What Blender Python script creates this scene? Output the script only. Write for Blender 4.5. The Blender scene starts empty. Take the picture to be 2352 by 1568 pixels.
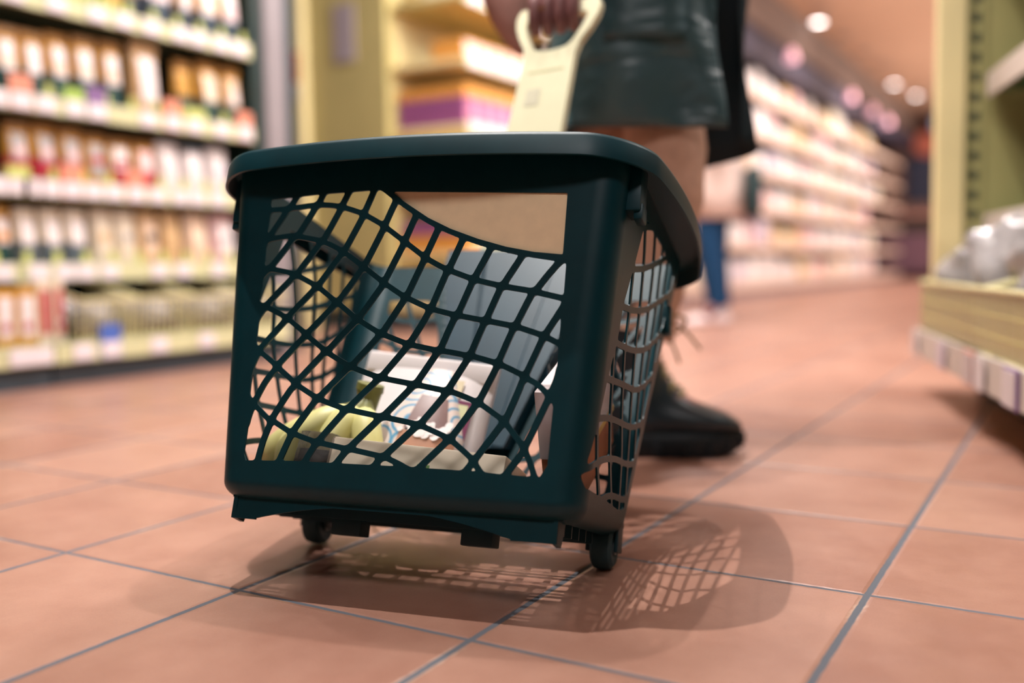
import bpy, bmesh, math, random
import numpy as np
from mathutils import Vector, Matrix
random.seed(7)
SC = bpy.context.scene
COL = SC.collection
R = math.radians
PI = math.pi

# ------------------------------------------------------------------ camera
CAM = Vector((0.48670, -0.74217, 0.34969))
YAW = 0.5317084                       # heading of the lens, left of +Y
def wp(r, d, z):                      # r metres to the right of the lens, d metres ahead, z above the floor
    return Vector((CAM.x + r*math.cos(YAW) - d*math.sin(YAW),
                   CAM.y + r*math.sin(YAW) + d*math.cos(YAW), z))
cd = bpy.data.cameras.new('camera'); cam = bpy.data.objects.new('camera', cd); COL.objects.link(cam)
cd.sensor_width = 36.0; cd.lens = 34.224; cd.clip_start = 0.02; cd.clip_end = 100
fwd = Vector((-math.sin(YAW)*math.cos(-.0786790), math.cos(YAW)*math.cos(-.0786790), math.sin(-.0786790)))
rgt = Vector((math.cos(YAW), math.sin(YAW), 0)); up = rgt.cross(fwd)
cr, sr = math.cos(-.0148083), math.sin(-.0148083)
r2 = rgt*cr + up*sr; u2 = up*cr - rgt*sr
m = Matrix((r2, u2, -fwd)).transposed().to_4x4(); m.translation = CAM
cam.matrix_world = m
cd.dof.use_dof = True; cd.dof.focus_distance = 1.02; cd.dof.aperture_fstop = 1.45
SC.camera = cam
SC.view_settings.view_transform = 'Standard'
try: SC.view_settings.look = 'None'
except Exception: pass
SC.view_settings.exposure = 0.0; SC.view_settings.gamma = 1.0; SC.view_settings.use_curve_mapping = False
SC.cycles.max_bounces = 6; SC.cycles.diffuse_bounces = 3; SC.cycles.glossy_bounces = 3
SC.cycles.transmission_bounces = 4; SC.cycles.transparent_max_bounces = 8
SC.cycles.sample_clamp_indirect = 4.0
SC.cycles.use_denoising = True

# ------------------------------------------------------------------ world and lamps
W = bpy.data.worlds.new('world'); SC.world = W; W.use_nodes = True
bg = W.node_tree.nodes['Background']; bg.inputs[0].default_value = (.95, .92, .94, 1); bg.inputs[1].default_value = .55
def lamp(kind, name, loc, energy, color=(1, .93, .87), radius=.02, target=None, angle=120, blend=.6, size=None):
    l = bpy.data.lights.new(name, kind); o = bpy.data.objects.new(name, l); COL.objects.link(o)
    l.energy = energy; l.color = color; o.location = loc
    if kind == 'AREA':
        l.shape = 'RECTANGLE'; l.size, l.size_y = size
    else:
        l.shadow_soft_size = radius
    if kind == 'SPOT': l.spot_size = R(angle); l.spot_blend = blend
    if target is not None:
        o.rotation_euler = (Vector(target) - Vector(loc)).to_track_quat('-Z', 'Y').to_euler()
    return o
CEIL = 2.90
lamp('SPOT', 'spot_lamp', (-.577, .199, 2.86), 235, color=(1, .95, .91), radius=.013, target=(-.36, .62, 0), angle=78, blend=1.)
lamp('SPOT', 'spot_lamp', (-.266, .834, 2.86), 95, color=(1, .95, .91), radius=.02, target=(-.3, .7, 0), angle=100)
lamp('SPOT', 'spot_lamp', (-1.50, .60, 2.86), 40, radius=.02, target=(-.9, .6, 0), angle=100)
lamp('AREA', 'fill_lamp', (.9, -1.5, 2.84), 42, color=(1, .95, .95), size=(1.2, .6), target=(.1, -.2, 0))  # added soft fill from behind the camera, no fixture there
lamp('AREA', 'fill_lamp', (-.6, 1.4, 2.84), 34, color=(1, .95, .95), size=(1.2, .4), target=(-2.2, 1.3, .5))  # added fill aimed at the left shelving
lamp('AREA', 'fill_lamp', (-1.0, 3.3, 2.84), 130, color=(1, .94, .92), size=(1.2, .4), target=(-1.5, 3.4, .0))  # added fill to brighten the mid aisle floor
lamp('AREA', 'fill_lamp', (1.4, 2.6, 2.84), 140, color=(1, .95, .93), size=(1.2, .6), target=(-1.3, 4.6, .6))  # added fill for the distant person, no real panel
lamp('AREA', 'fill_lamp', (-.9, .9, 2.84), 40, color=(1, .94, .88), size=(.8, .4), target=(.3, 2.0, .9))  # added fill to lift the right shelving upright
for yy in (8.5, 12.5, 15.5):
    lamp('AREA', 'ceiling_fill_lamp', (1.6, yy, 1.9), 125, color=(1, .90, .82), size=(1.6, .6), target=(-.6, yy+.6, 2.9))  # added, out of sight behind the right gondola, to brighten the ceiling
for yy in (5.4, 7.4, 9.6, 12.0, 14.6):
    lamp('SPOT', 'shelf_fill_spot', (-1.05, yy, 2.86), 190, color=(1, .94, .90), radius=.05, target=(-2.0, yy+.3, .9), angle=110)  # added spots without fixtures, to brighten the far shelf packs

# ------------------------------------------------------------------ materials
def lin(c):
    return tuple(((v/255)/12.92 if v/255 <= .04045 else ((v/255+.055)/1.055)**2.4) for v in c)
_M = {}
def mat(name, rgb, rough=.5, var=.12, scale=18., spec=.5, bump=0., emit=0., trans=0., alpha=1., metal=0., coat=0., sss=0.):
    if name in _M: return _M[name]
    m = bpy.data.materials.new(name); m.use_nodes = True; nt = m.node_tree; N = nt.nodes; L = nt.links
    b = N['Principled BSDF']; c = lin(rgb)
    tc = N.new('ShaderNodeTexCoord'); no = N.new('ShaderNodeTexNoise'); no.inputs['Scale'].default_value = scale; no.inputs['Detail'].default_value = 4
    L.new(tc.outputs['Object'], no.inputs['Vector'])
    rp = N.new('ShaderNodeValToRGB'); rp.color_ramp.elements[0].position = .3; rp.color_ramp.elements[1].position = .7
    rp.color_ramp.elements[0].color = (*[v*(1-var) for v in c], 1); rp.color_ramp.elements[1].color = (*[min(1, v*(1+var)) for v in c], 1)
    L.new(no.outputs['Fac'], rp.inputs['Fac']); L.new(rp.outputs['Color'], b.inputs['Base Color'])
    b.inputs['Roughness'].default_value = rough; b.inputs['Specular IOR Level'].default_value = spec
    b.inputs['Metallic'].default_value = metal; b.inputs['Transmission Weight'].default_value = trans; b.inputs['Alpha'].default_value = alpha
    b.inputs['Coat Weight'].default_value = coat
    if bump:
        bp = N.new('ShaderNodeBump'); bp.inputs['Strength'].default_value = bump; bp.inputs['Distance'].default_value = .004
        L.new(no.outputs['Fac'], bp.inputs['Height']); L.new(bp.outputs['Normal'], b.inputs['Normal'])
    if emit: b.inputs['Emission Color'].default_value = (*c, 1); b.inputs['Emission Strength'].default_value = emit
    _M[name] = m; return m
def floor_material():
    m = bpy.data.materials.new('terracotta_tiles'); m.use_nodes = True; nt = m.node_tree; N = nt.nodes; L = nt.links
    b = N['Principled BSDF']; tc = N.new('ShaderNodeTexCoord')
    def math_(op, a, bv=None, c=None):
        n = N.new('ShaderNodeMath'); n.operation = op
        for i, v in enumerate((a, bv, c)):
            if v is None: continue
            if isinstance(v, (int, float)): n.inputs[i].default_value = v
            else: L.new(v, n.inputs[i])
        return n.outputs[0]
    def noise(sc, det=5, rough=.55):
        n = N.new('ShaderNodeTexNoise'); n.inputs['Scale'].default_value = sc; n.inputs['Detail'].default_value = det; n.inputs['Roughness'].default_value = rough
        L.new(tc.outputs['Object'], n.inputs['Vector']); return n.outputs['Fac']
    sep = N.new('ShaderNodeSeparateXYZ'); L.new(tc.outputs['Object'], sep.inputs[0])
    wob = math_('MULTIPLY', math_('SUBTRACT', noise(55, 3), .5), .0022)
    T = .30
    def edge(o):                       # metres to the nearest joint
        t = math_('DIVIDE', math_('ADD', o, wob), T); f = math_('FRACT', math_('ADD', t, 100.5))
        return math_('MULTIPLY', math_('ABSOLUTE', math_('SUBTRACT', f, .5)), T)
    ex, ey = edge(sep.outputs[0]), edge(sep.outputs[1])
    e = math_('MINIMUM', math_('SUBTRACT', ex, .0036), math_('SUBTRACT', ey, .0027))
    mr = N.new('ShaderNodeMapRange'); L.new(e, mr.inputs[0]); mr.inputs[1].default_value = -.0006; mr.inputs[2].default_value = .0006
    tile = mr.outputs[0]
    # per tile tint
    cx = math_('FLOOR', math_('ADD', math_('DIVIDE', sep.outputs[0], T), 100.0)); cy = math_('FLOOR', math_('ADD', math_('DIVIDE', sep.outputs[1], T), 100.0))
    cmb = N.new('ShaderNodeCombineXYZ'); L.new(cx, cmb.inputs[0]); L.new(cy, cmb.inputs[1])
    wn = N.new('ShaderNodeTexWhiteNoise'); L.new(cmb.outputs[0], wn.inputs['Vector'])
    ramp = N.new('ShaderNodeValToRGB'); ce = ramp.color_ramp.elements
    ce[0].position = .32; ce[0].color = (*lin((156, 110, 93)), 1); ce[1].position = .72; ce[1].color = (*lin((184, 140, 121)), 1)
    mix0 = math_('ADD', math_('MULTIPLY', noise(7, 6, .6), .75), math_('MULTIPLY', wn.outputs['Value'], .25))
    L.new(mix0, ramp.inputs['Fac'])
    grain = N.new('ShaderNodeMixRGB'); grain.blend_type = 'MULTIPLY'; grain.inputs[0].default_value = .35
    L.new(ramp.outputs[0], grain.inputs[1]); gr = N.new('ShaderNodeValToRGB'); gr.color_ramp.elements[0].color = (.6, .6, .6, 1); gr.color_ramp.elements[1].color = (1.15, 1.15, 1.15, 1)
    L.new(noise(420, 2), gr.inputs['Fac']); L.new(gr.outputs[0], grain.inputs[2])
    # worn pale edge along some joints
    wear = N.new('ShaderNodeMapRange'); L.new(math_('ADD', e, math_('MULTIPLY', noise(90, 3), .010)), wear.inputs[0]); wear.inputs[1].default_value = .0085; wear.inputs[2].default_value = .0045; wear.inputs[3].default_value = 0; wear.inputs[4].default_value = 1
    patch = N.new('ShaderNodeMapRange'); L.new(noise(3.1, 2), patch.inputs[0]); patch.inputs[1].default_value = .52; patch.inputs[2].default_value = .60
    wm = N.new('ShaderNodeMixRGB'); L.new(math_('MULTIPLY', wear.outputs[0], math_('MULTIPLY', patch.outputs[0], .55)), wm.inputs[0]); L.new(grain.outputs[0], wm.inputs[1]); wm.inputs[2].default_value = (*lin((216, 190, 172)), 1)
    g = N.new('ShaderNodeMixRGB'); L.new(tile, g.inputs[0]); g.inputs[1].default_value = (*lin((92, 96, 104)), 1); L.new(wm.outputs[0], g.inputs[2])
    L.new(g.outputs[0], b.inputs['Base Color'])
    rr = N.new('ShaderNodeMapRange'); L.new(noise(24, 4), rr.inputs[0]); rr.inputs[3].default_value = .26; rr.inputs[4].default_value = .44
    rg = N.new('ShaderNodeMixRGB'); L.new(tile, rg.inputs[0]); rg.inputs[1].default_value = (.85, .85, .85, 1); L.new(rr.outputs[0], rg.inputs[2]); L.new(rg.outputs[0], b.inputs['Roughness'])
    b.inputs['Specular IOR Level'].default_value = .55
    hr = N.new('ShaderNodeMapRange'); L.new(e, hr.inputs[0]); hr.inputs[1].default_value = -.001; hr.inputs[2].default_value = .004
    h = math_('ADD', hr.outputs[0], math_('MULTIPLY', noise(38, 4), .12))
    bp = N.new('ShaderNodeBump'); bp.inputs['Strength'].default_value = .55; bp.inputs['Distance'].default_value = .0022; L.new(h, bp.inputs['Height']); L.new(bp.outputs[0], b.inputs['Normal'])
    return m

# ------------------------------------------------------------------ mesh helpers
def obj(name, vf, material, parent=None, smooth=None, M=None):
    v, f = vf; me = bpy.data.meshes.new(name); me.from_pydata([tuple(p) for p in v], [], f); me.update()
    o = bpy.data.objects.new(name, me); COL.objects.link(o)
    if material: me.materials.append(material)
    if smooth is not None:
        if smooth >= 180: me.shade_smooth()
        else:
            me.shade_smooth(); 
            try: me.set_sharp_from_angle(angle=R(smooth))
            except Exception: pass
    if M is not None: o.matrix_world = M
    if parent is not None:
        o.parent = parent
    return o
def tag(o, label=None, cat=None, group=None, kind=None):
    if label: o['label'] = label
    if cat: o['category'] = cat
    if group: o['group'] = group
    if kind: o['kind'] = kind
    return o
def empty(name, loc, rz=0, label=None, cat=None, group=None, M=None):
    o = bpy.data.objects.new(name, None); COL.objects.link(o); o.empty_display_size = .05
    if M is not None: o.matrix_world = M
    else: o.location = loc; o.rotation_euler = (0, 0, rz)
    return tag(o, label, cat, group)
def dup(o, parent=None):
    c = o.copy(); COL.objects.link(c)
    if parent is not None: c.parent = parent
    for ch in list(o.children): dup(ch, c)
    return c
class MB:
    def __init__(s): s.v = []; s.f = []
    def add(s, v, f, M=None):
        n = len(s.v)
        s.v += [(M @ Vector(p)) if M is not None else Vector(p) for p in v]
        s.f += [tuple(i+n for i in q) for q in f]; return s
    def box(s, x0, x1, y0, y1, z0, z1, M=None, b=0.):
        if b <= 0:
            v = [(x, y, z) for z in (z0, z1) for y in (y0, y1) for x in (x0, x1)]
            f = [(0,2,3,1),(4,5,7,6),(0,1,5,4),(2,6,7,3),(0,4,6,2),(1,3,7,5)]
            return s.add(v, f, M)
        bm = bmesh.new(); bmesh.ops.create_cube(bm, size=1)
        for q in bm.verts: q.co = Vector(((x0+x1)/2+q.co.x*(x1-x0), (y0+y1)/2+q.co.y*(y1-y0), (z0+z1)/2+q.co.z*(z1-z0)))
        bmesh.ops.bevel(bm, geom=bm.edges[:], offset=b, segments=2, affect='EDGES', profile=.6)
        bm.verts.ensure_lookup_table(); bm.verts.index_update()
        s.add([q.co.copy() for q in bm.verts], [tuple(w.index for w in q.verts) for q in bm.faces], M); bm.free(); return s
    def loft(s, rings, cap=True, closed=True):
        n = len(rings[0]); base = len(s.v)
        for r_ in rings: s.v += [Vector(p) for p in r_]
        for i in range(len(rings)-1):
            for k in range(n if closed else n-1):
                k2 = (k+1) % n
                s.f.append((base+i*n+k, base+i*n+k2, base+(i+1)*n+k2, base+(i+1)*n+k))
        if cap and closed:
            s.f.append(tuple(base+k for k in range(n))[::-1]); s.f.append(tuple(base+(len(rings)-1)*n+k for k in range(n)))
        return s
    def tube(s, pts, rad, n=8, cap=True):
        pts = [Vector(p) for p in pts]; rings = []
        ref = Vector((0, 0, 1))
        for i, p in enumerate(pts):
            d = (pts[min(i+1, len(pts)-1)] - pts[max(i-1, 0)]).normalized()
            if abs(d.dot(ref)) > .97: ref = Vector((1, 0, 0)) if abs(d.x) < .9 else Vector((0, 1, 0))
            a = d.cross(ref).normalized(); b = d.cross(a)
            ref = a.cross(d)
            r_ = rad[i] if hasattr(rad, '__len__') else rad
            rings.append([p + (a*math.cos(t) + b*math.sin(t))*r_ for t in [2*PI*k/n for k in range(n)]])
        return s.loft(rings, cap)
    def disc(s, c, axis, r0, r1, t, n=28):          # ring or disc of thickness t along axis
        ax = Vector(axis).normalized(); a = ax.orthogonal().normalized(); b = ax.cross(a); c = Vector(c)
        rings = []
        for (rr, h) in ((r0, -t/2), (r1, -t/2), (r1, t/2), (r0, t/2), (r0, -t/2)):
            rings.append([c + ax*h + (a*math.cos(2*PI*k/n)+b*math.sin(2*PI*k/n))*max(rr, 1e-5) for k in range(n)])
        return s.loft(rings, False)
    def out(s): return (s.v, s.f)
    def build(s, name, material, parent=None, smooth=None, M=None): return obj(name, s.out(), material, parent, smooth, M)
def spline(pts, n=6):
    P = np.array(pts, float); out = []
    Q = np.vstack([2*P[0]-P[1], P, 2*P[-1]-P[-2]])
    for i in range(1, len(Q)-2):
        p0, p1, p2, p3 = Q[i-1], Q[i], Q[i+1], Q[i+2]
        for t in np.linspace(0, 1, n, endpoint=False):
            out.append(.5*((2*p1)+(-p0+p2)*t+(2*p0-5*p1+4*p2-p3)*t*t+(-p0+3*p1-3*p2+p3)*t**3))
    out.append(P[-1]); return np.array(out)
def seg_dist(X, Y, poly, closed=False):
    P = np.asarray(poly, float); d = np.full(X.shape, 1e9)
    m = len(P) if closed else len(P)-1
    for i in range(m):
        a = P[i]; b = P[(i+1) % len(P)]; e = b-a; l2 = e@e+1e-18
        t = np.clip(((X-a[0])*e[0]+(Y-a[1])*e[1])/l2, 0, 1)
        np.minimum(d, (X-a[0]-t*e[0])**2+(Y-a[1]-t*e[1])**2, out=d)
    return np.sqrt(d)
def poly_sd(X, Y, poly):                          # positive inside
    P = np.asarray(poly, float); ins = np.zeros(X.shape, bool)
    for i in range(len(P)):
        a, b = P[i], P[(i+1) % len(P)]
        c = ((a[1] > Y) != (b[1] > Y))
        with np.errstate(all='ignore'):
            xi = (b[0]-a[0])*(Y-a[1])/((b[1]-a[1]) if b[1] != a[1] else 1e-12)+a[0]
        ins ^= c & (X < xi)
    d = seg_dist(X, Y, P, True); return np.where(ins, d, -d)
def smin(a, b, k=.003):
    h = np.maximum(k-np.abs(a-b), 0)/k; return np.minimum(a, b)-h*h*k/4
def sheet(F, PO, PI_, wrap=False):
    """plate with holes: F>0 is hole; PO / PI_ (nu,nz,3) outer and inner surface points"""
    nu, nz = F.shape; ids = -np.ones((nu, nz), int); solid = F <= 0
    ids[solid] = np.arange(solid.sum()); VO = list(PO[solid]); VI = list(PI_[solid]); edge = {}
    def cross(i, j, k, l):
        key = (i, j, k, l) if (i, j) < (k, l) else (k, l, i, j)
        if key in edge: return edge[key]
        a, b = F[i, j], F[k, l]; t = min(max(a/(a-b), .02), .98)
        VO.append(PO[i, j]*(1-t)+PO[k, l]*t); VI.append(PI_[i, j]*(1-t)+PI_[k, l]*t)
        edge[key] = len(VO)-1; return edge[key]
    faces = []; walls = []
    for i in range(nu if wrap else nu-1):
        i2 = (i+1) % nu
        for j in range(nz-1):
            s0, s1, s2, s3 = solid[i, j], solid[i2, j], solid[i2, j+1], solid[i, j+1]
            if s0 and s1 and s2 and s3:
                faces.append((ids[i, j], ids[i2, j], ids[i2, j+1], ids[i, j+1])); continue
            if not (s0 or s1 or s2 or s3): continue
            c = [(i, j), (i2, j), (i2, j+1), (i, j+1)]; s = [s0, s1, s2, s3]; poly = []; cr_ = []
            for q in range(4):
                a, b = c[q], c[(q+1) % 4]
                if s[q]: poly.append(ids[a])
                if s[q] != s[(q+1) % 4]:
                    e = cross(*a, *b); poly.append(e); cr_.append((e, s[q]))
            if len(poly) >= 3: faces.append(tuple(poly))
            for q in range(len(cr_)):
                if cr_[q][1]: walls.append((cr_[q][0], cr_[(q+1) % len(cr_)][0]))
    n = len(VO); out = [tuple(int(x) for x in f) for f in faces] + [tuple(int(x)+n for x in f[::-1]) for f in faces]
    for a, b in walls: out.append((int(b), int(a), int(a)+n, int(b)+n))
    def rim(seq):
        for a, b in zip(seq[:-1], seq[1:]):
            if ids[a] >= 0 and ids[b] >= 0: out.append((int(ids[b]), int(ids[a]), int(ids[a])+n, int(ids[b])+n))
    rows = [(i, 0) for i in range(nu)] + ([(0, 0)] if wrap else []); rim(rows)
    rows = [(i, nz-1) for i in range(nu)] + ([(0, nz-1)] if wrap else []); rim(rows[::-1])
    if not wrap:
        rim([(0, j) for j in range(nz)][::-1]); rim([(nu-1, j) for j in range(nz)])
    return (np.array(VO+VI), out)

# ------------------------------------------------------------------ shopping basket
BF = [(.9470, -.3211, -.0023), (.3028, .8954, -.3265), (.1069, .3085, .9452)]   # basket axes as (right, ahead, up)
BO = (-.0866, 1.1112, .0545)
def brow(a):
    v = wp(*a)-wp(0, 0, 0); v.z = a[2]; return v
BM = Matrix([list(brow(a)) for a in BF]).transposed().to_4x4(); BM.translation = wp(*BO)
FB= [[(-465, 3486), (-337, 3395), (-86, 3214), (210, 3030), (475, 2907), (795, 2789), (1107, 2702), (1411, 2641), (1707, 2594), (1845, 2576)], [(-1841, 3206), (-1740, 3209), (-1490, 3220), (-1210, 3248), (-1000, 3243), (-818, 3210), (-609, 3144), (-527, 3107), (-344, 3010), (-265, 2958), (-89, 2835), (-9, 2780), (169, 2657), (247, 2607), (443, 2508), (678, 2421), (817, 2377), (1052, 2324), (1137, 2307), (1400, 2265), (1489, 2246), (1742, 2188), (1872, 2161)], [(-1849, 2844), (-1730, 2865), (-1519, 2895), (-1378, 2895), (-1091, 2842), (-1005, 2816), (-788, 2717), (-542, 2561), (-472, 2514), (-284, 2384), (-215, 2338), (-13, 2218), (61, 2183), (280, 2092), (361, 2065), (572, 2017), (667, 1999), (901, 1960), (983, 1947), (1221, 1905), (1305, 1887), (1540, 1815), (1614, 1784), (1734, 1727), (1859, 1661)], [(-1789, 2525), (-1692, 2527), (-1467, 2490), (-1322, 2451), (-1082, 2339), (-1014, 2302), (-818, 2167), (-748, 2121), (-546, 1980), (-480, 1941), (-260, 1823), (-179, 1792), (65, 1710), (154, 1688), (411, 1642), (501, 1631), (615, 1616), (754, 1593), (839, 1581), (1073, 1525), (1149, 1502), (1371, 1407), (1446, 1364), (1557, 1304), (1685, 1190), (1808, 1083)], [(-1840, 2151), (-1745, 2118), (-1633, 2081), (-1413, 1985), (-1341, 1943), (-1156, 1818), (-1081, 1761), (-891, 1632), (-817, 1584), (-593, 1470), (-509, 1435), (-232, 1351), (-134, 1330), (164, 1286), (264, 1271), (547, 1226), (676, 1202), (887, 1130), (967, 1095), (1193, 957), (1245, 911), (1418, 717), (1500, 585), (1570, 424), (1623, 306)], [(-1836, 1717), (-1737, 1640), (-1651, 1579), (-1469, 1457), (-1404, 1407), (-1215, 1274), (-1146, 1227), (-932, 1117), (-849, 1081), (-616, 1012), (-537, 993), (-182, 939), (-58, 922), (243, 876), (348, 849), (605, 757), (691, 711), (871, 581), (937, 517), (1050, 377)], [(-1810, 1126), (-1697, 1035), (-1462, 850), (-1387, 826), (-1198, 734), (-1117, 705), (-889, 642), (-795, 626), (-524, 586), (-475, 582), (-123, 529), (-15, 506), (146, 448), (237, 401), (349, 337)]]
FA= [[(-1342, 3486), (-1431, 3352), (-1484, 3260), (-1545, 3177), (-1628, 3047), (-1708, 2919), (-1753, 2847)], [(-1041, 3499), (-1096, 3376), (-1134, 3287), (-1183, 3211), (-1340, 2936), (-1423, 2861), (-1537, 2703), (-1631, 2581), (-1710, 2499), (-1790, 2405)], [(-734, 3512), (-779, 3386), (-836, 3257), (-863, 3186), (-1025, 2859), (-1072, 2797), (-1215, 2604), (-1322, 2454), (-1367, 2420), (-1640, 2134), (-1707, 2038), (-1767, 1949)], [(-435, 3500), (-471, 3394), (-554, 3167), (-582, 3089), (-749, 2739), (-787, 2673), (-843, 2603), (-1025, 2349), (-1074, 2293), (-1354, 1994), (-1427, 1904), (-1653, 1647), (-1681, 1597), (-1723, 1500), (-1767, 1378)], [(-184, 3293), (-210, 3234), (-291, 3024), (-321, 2941), (-486, 2572), (-525, 2505), (-741, 2193), (-810, 2113), (-1090, 1814), (-1141, 1756), (-1414, 1461), (-1455, 1398), (-1564, 1249), (-1657, 1051), (-1701, 934), (-1732, 804)], [(78, 3133), (49, 3071), (-34, 2851), (-65, 2766), (-229, 2399), (-264, 2323), (-488, 1990), (-538, 1932), (-686, 1776), (-818, 1633), (-882, 1580), (-1158, 1281), (-1200, 1217), (-1254, 1152), (-1412, 885), (-1444, 794), (-1501, 621), (-1542, 408), (-1561, 273)], [(344, 2986), (322, 2923), (226, 2681), (191, 2588), (46, 2237), (5, 2166), (-193, 1839), (-248, 1773), (-510, 1477), (-582, 1414), (-859, 1132), (-924, 1064), (-1137, 756), (-1176, 678), (-1278, 415), (-1316, 287)], [(632, 2860), (612, 2804), (496, 2515), (463, 2453), (338, 2112), (303, 2041), (248, 1929), (132, 1730), (85, 1662), (-148, 1375), (-218, 1306), (-499, 1028), (-571, 958), (-813, 671), (-871, 595), (-966, 426), (-1022, 304)], [(959, 2769), (930, 2703), (794, 2421), (759, 2345), (642, 2043), (606, 1991), (546, 1849), (479, 1671), (430, 1600), (248, 1313), (186, 1244), (-79, 965), (-161, 893), (-434, 621), (-508, 540), (-594, 426), (-662, 324)], [(1324, 2693), (1284, 2627), (1116, 2348), (1074, 2282), (959, 1986), (927, 1919), (814, 1621), (779, 1552), (604, 1251), (569, 1185), (335, 892), (261, 829), (-24, 555), (-105, 484), (-147, 429), (-212, 327)], [(1774, 2631), (1686, 2557), (1584, 2438), (1469, 2286), (1414, 2220), (1281, 1931), (1245, 1862), (1124, 1548), (1101, 1476), (1025, 1310), (948, 1146), (903, 1080), (681, 763), (616, 698), (346, 425), (255, 318)], [(1782, 2161), (1738, 2070), (1598, 1834), (1560, 1761), (1421, 1422), (1386, 1346), (1333, 1197), (1245, 973), (1192, 893), (958, 563), (827, 386), (770, 297)], [(1761, 1459), (1725, 1329), (1653, 1147), (1577, 964), (1467, 714), (1424, 625), (1287, 423), (1228, 324)]]
FR= [(-1750, 3332), (-1482, 3351), (-1146, 3374), (-827, 3385), (-519, 3396), (-404, 3404), (-254, 3376), (1727, 3295), (1760, 2533), (1755, 2222), (1743, 1985), (1740, 1773), (1737, 1680), (1733, 1450), (1719, 1056), (1712, 860), (1706, 655), (1701, 526), (1630, 407), (1526, 409), (1230, 414), (1069, 424), (626, 430), (36, 431), (-218, 429), (-643, 426), (-1087, 424), (-1686, 400), (-1721, 475), (-1714, 635), (-1707, 900), (-1736, 1109), (-1734, 1456), (-1731, 1704), (-1734, 1954), (-1753, 2171), (-1735, 2330), (-1739, 2405), (-1737, 2555), (-1746, 2823), (-1751, 2972), (-1741, 3170)]
FC= [(-254, 3376), (1727, 3286), (1719, 2637), (1409, 2669), (1105, 2729), (791, 2819), (473, 2935), (207, 3062), (-92, 3250)]
HB = .3819
def lerp(a, b, t): return a+(b-a)*t
def bW(z): return lerp(.2045, .2330, z/HB)
def bF(z): return lerp(-.1537, -.1792, z/HB)
def bB(z): return lerp(.0681, .2079, z/HB)
plastic = mat('dark_teal_plastic', (0, 50, 58), .42, .10, 30, .30, .03)
plastic2 = mat('dark_teal_plastic_shelllike', (0, 44, 52), .46, .10, 30, .4)
tyre = mat('dark_grey_rubber', (46, 74, 82), .6, .1, 40, .3)
FB = [spline(np.array(p)/1e4, 4) for p in FB]; FA = [spline(np.array(p)/1e4, 4) for p in FA]
FR = np.array(FR)/1e4; FC = np.array(FC)/1e4
SR = [[(-.12,.309),(-.08,.326),(-.03,.345),(.03,.366)],
      [(-.115,.270),(-.0762,.2794),(-.0299,.2956),(.0162,.3152),(.0629,.3371),(.0896,.3511),(.11,.362)],
      [(-.13,.226),(-.0966,.2307),(-.0406,.243),(.0178,.2618),(.063,.282),(.1082,.3028),(.1411,.3181),(.17,.336)],
      [(-.13,.188),(-.1,.19),(-.0323,.2),(.0242,.2142),(.0639,.23),(.1139,.2579),(.15,.285),(.17,.303)],
      [(-.15,.146),(-.1215,.1478),(-.0765,.1538),(-.0324,.1587),(.0115,.1641),(.0536,.177),(.0868,.1931),(.12,.215),(.15,.245)],
      [(-.16,.099),(-.1339,.1046),(-.0952,.112),(-.0564,.116),(.0095,.121),(.0476,.1283),(.0788,.1387),(.11,.158),(.13,.175)],
      [(-.165,.044),(-.1474,.0515),(-.1163,.0622),(-.0815,.0713),(-.0364,.0777),(.0101,.0795),(.0518,.0846),(.08,.097),(.11,.12)],
      [(-.09,.024),(-.0668,.0325),(-.0275,.0391),(.0363,.0417),(.07,.055),(.1,.07)]]
SV = [[(-.078,.02),(-.0872,.0344),(-.1125,.064),(-.1282,.0886),(-.1345,.1),(-.15,.125)],
      [(-.014,.018),(-.024,.0296),(-.0566,.0704),(-.0845,.1162),(-.0935,.138),(-.1067,.1711),(-.118,.205)],
      [(.02,.015),(.0142,.029),(-.0059,.0804),(-.0339,.1255),(-.0522,.1649),(-.0641,.1967),(-.0665,.2303),(-.072,.2543),(-.0745,.27),(-.085,.305)],
      [(.05,.02),(.0178,.1094),(.0,.1579),(-.014,.2116),(-.0185,.2511),(-.0245,.2763),(-.0351,.3117),(-.055,.35)],
      [(.085,.03),(.0493,.1211),(.034,.1836),(.0299,.2307),(.0262,.2805),(.0215,.3114),(.0073,.3472),(.0,.365)],
      [(.09,.09),(.0680,.1434),(.064,.2117),(.0662,.2701),(.0620,.33),(.058,.365)],
      [(.115,.14),(.1,.19),(.1,.228),(.1003,.3114),(.1,.365)],
      [(.137,.22),(.135,.28),(.135,.365)]]
SR = [spline(p, 5) for p in SR]; SV = [spline(p, 5) for p in SV]
SREG = [(-.1486,.0446),(-.139,.0345),(-.0412,.0305),(.0162,.027),(.040,.032),(.150,.346),(.148,.350),(.054,.353),(-.0167,.350),(-.0535,.346),(-.0784,.2825),(-.1016,.2314),(-.1045,.1935),(-.1222,.1473),(-.1314,.1097),(-.1431,.0602)]
def hole_front(X, Z):
    d = poly_sd(X, Z, FR)
    a = np.full(X.shape, 1e9); b = a.copy()
    for p in FA: a = np.minimum(a, seg_dist(X, Z, p)-.0034)
    for p in FB: b = np.minimum(b, seg_dist(X, Z, p)-.0029)
    f = smin(smin(a, b), d)
    c = poly_sd(X, Z, FC); near = c > -.0045
    return np.where(near, c, f)
def hole_side(Y, Z):
    d = poly_sd(Y, Z, SREG); a = np.full(Y.shape, 1e9); b = a.copy()
    for p in SV: a = np.minimum(a, seg_dist(Y, Z, p)-.0030)
    for p in SR: b = np.minimum(b, seg_dist(Y, Z, p)-.0034)
    return smin(smin(a, b), d)
def chan(z): return .053+.055*np.clip((z-.12)/.2, -.3, 1.3)
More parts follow.
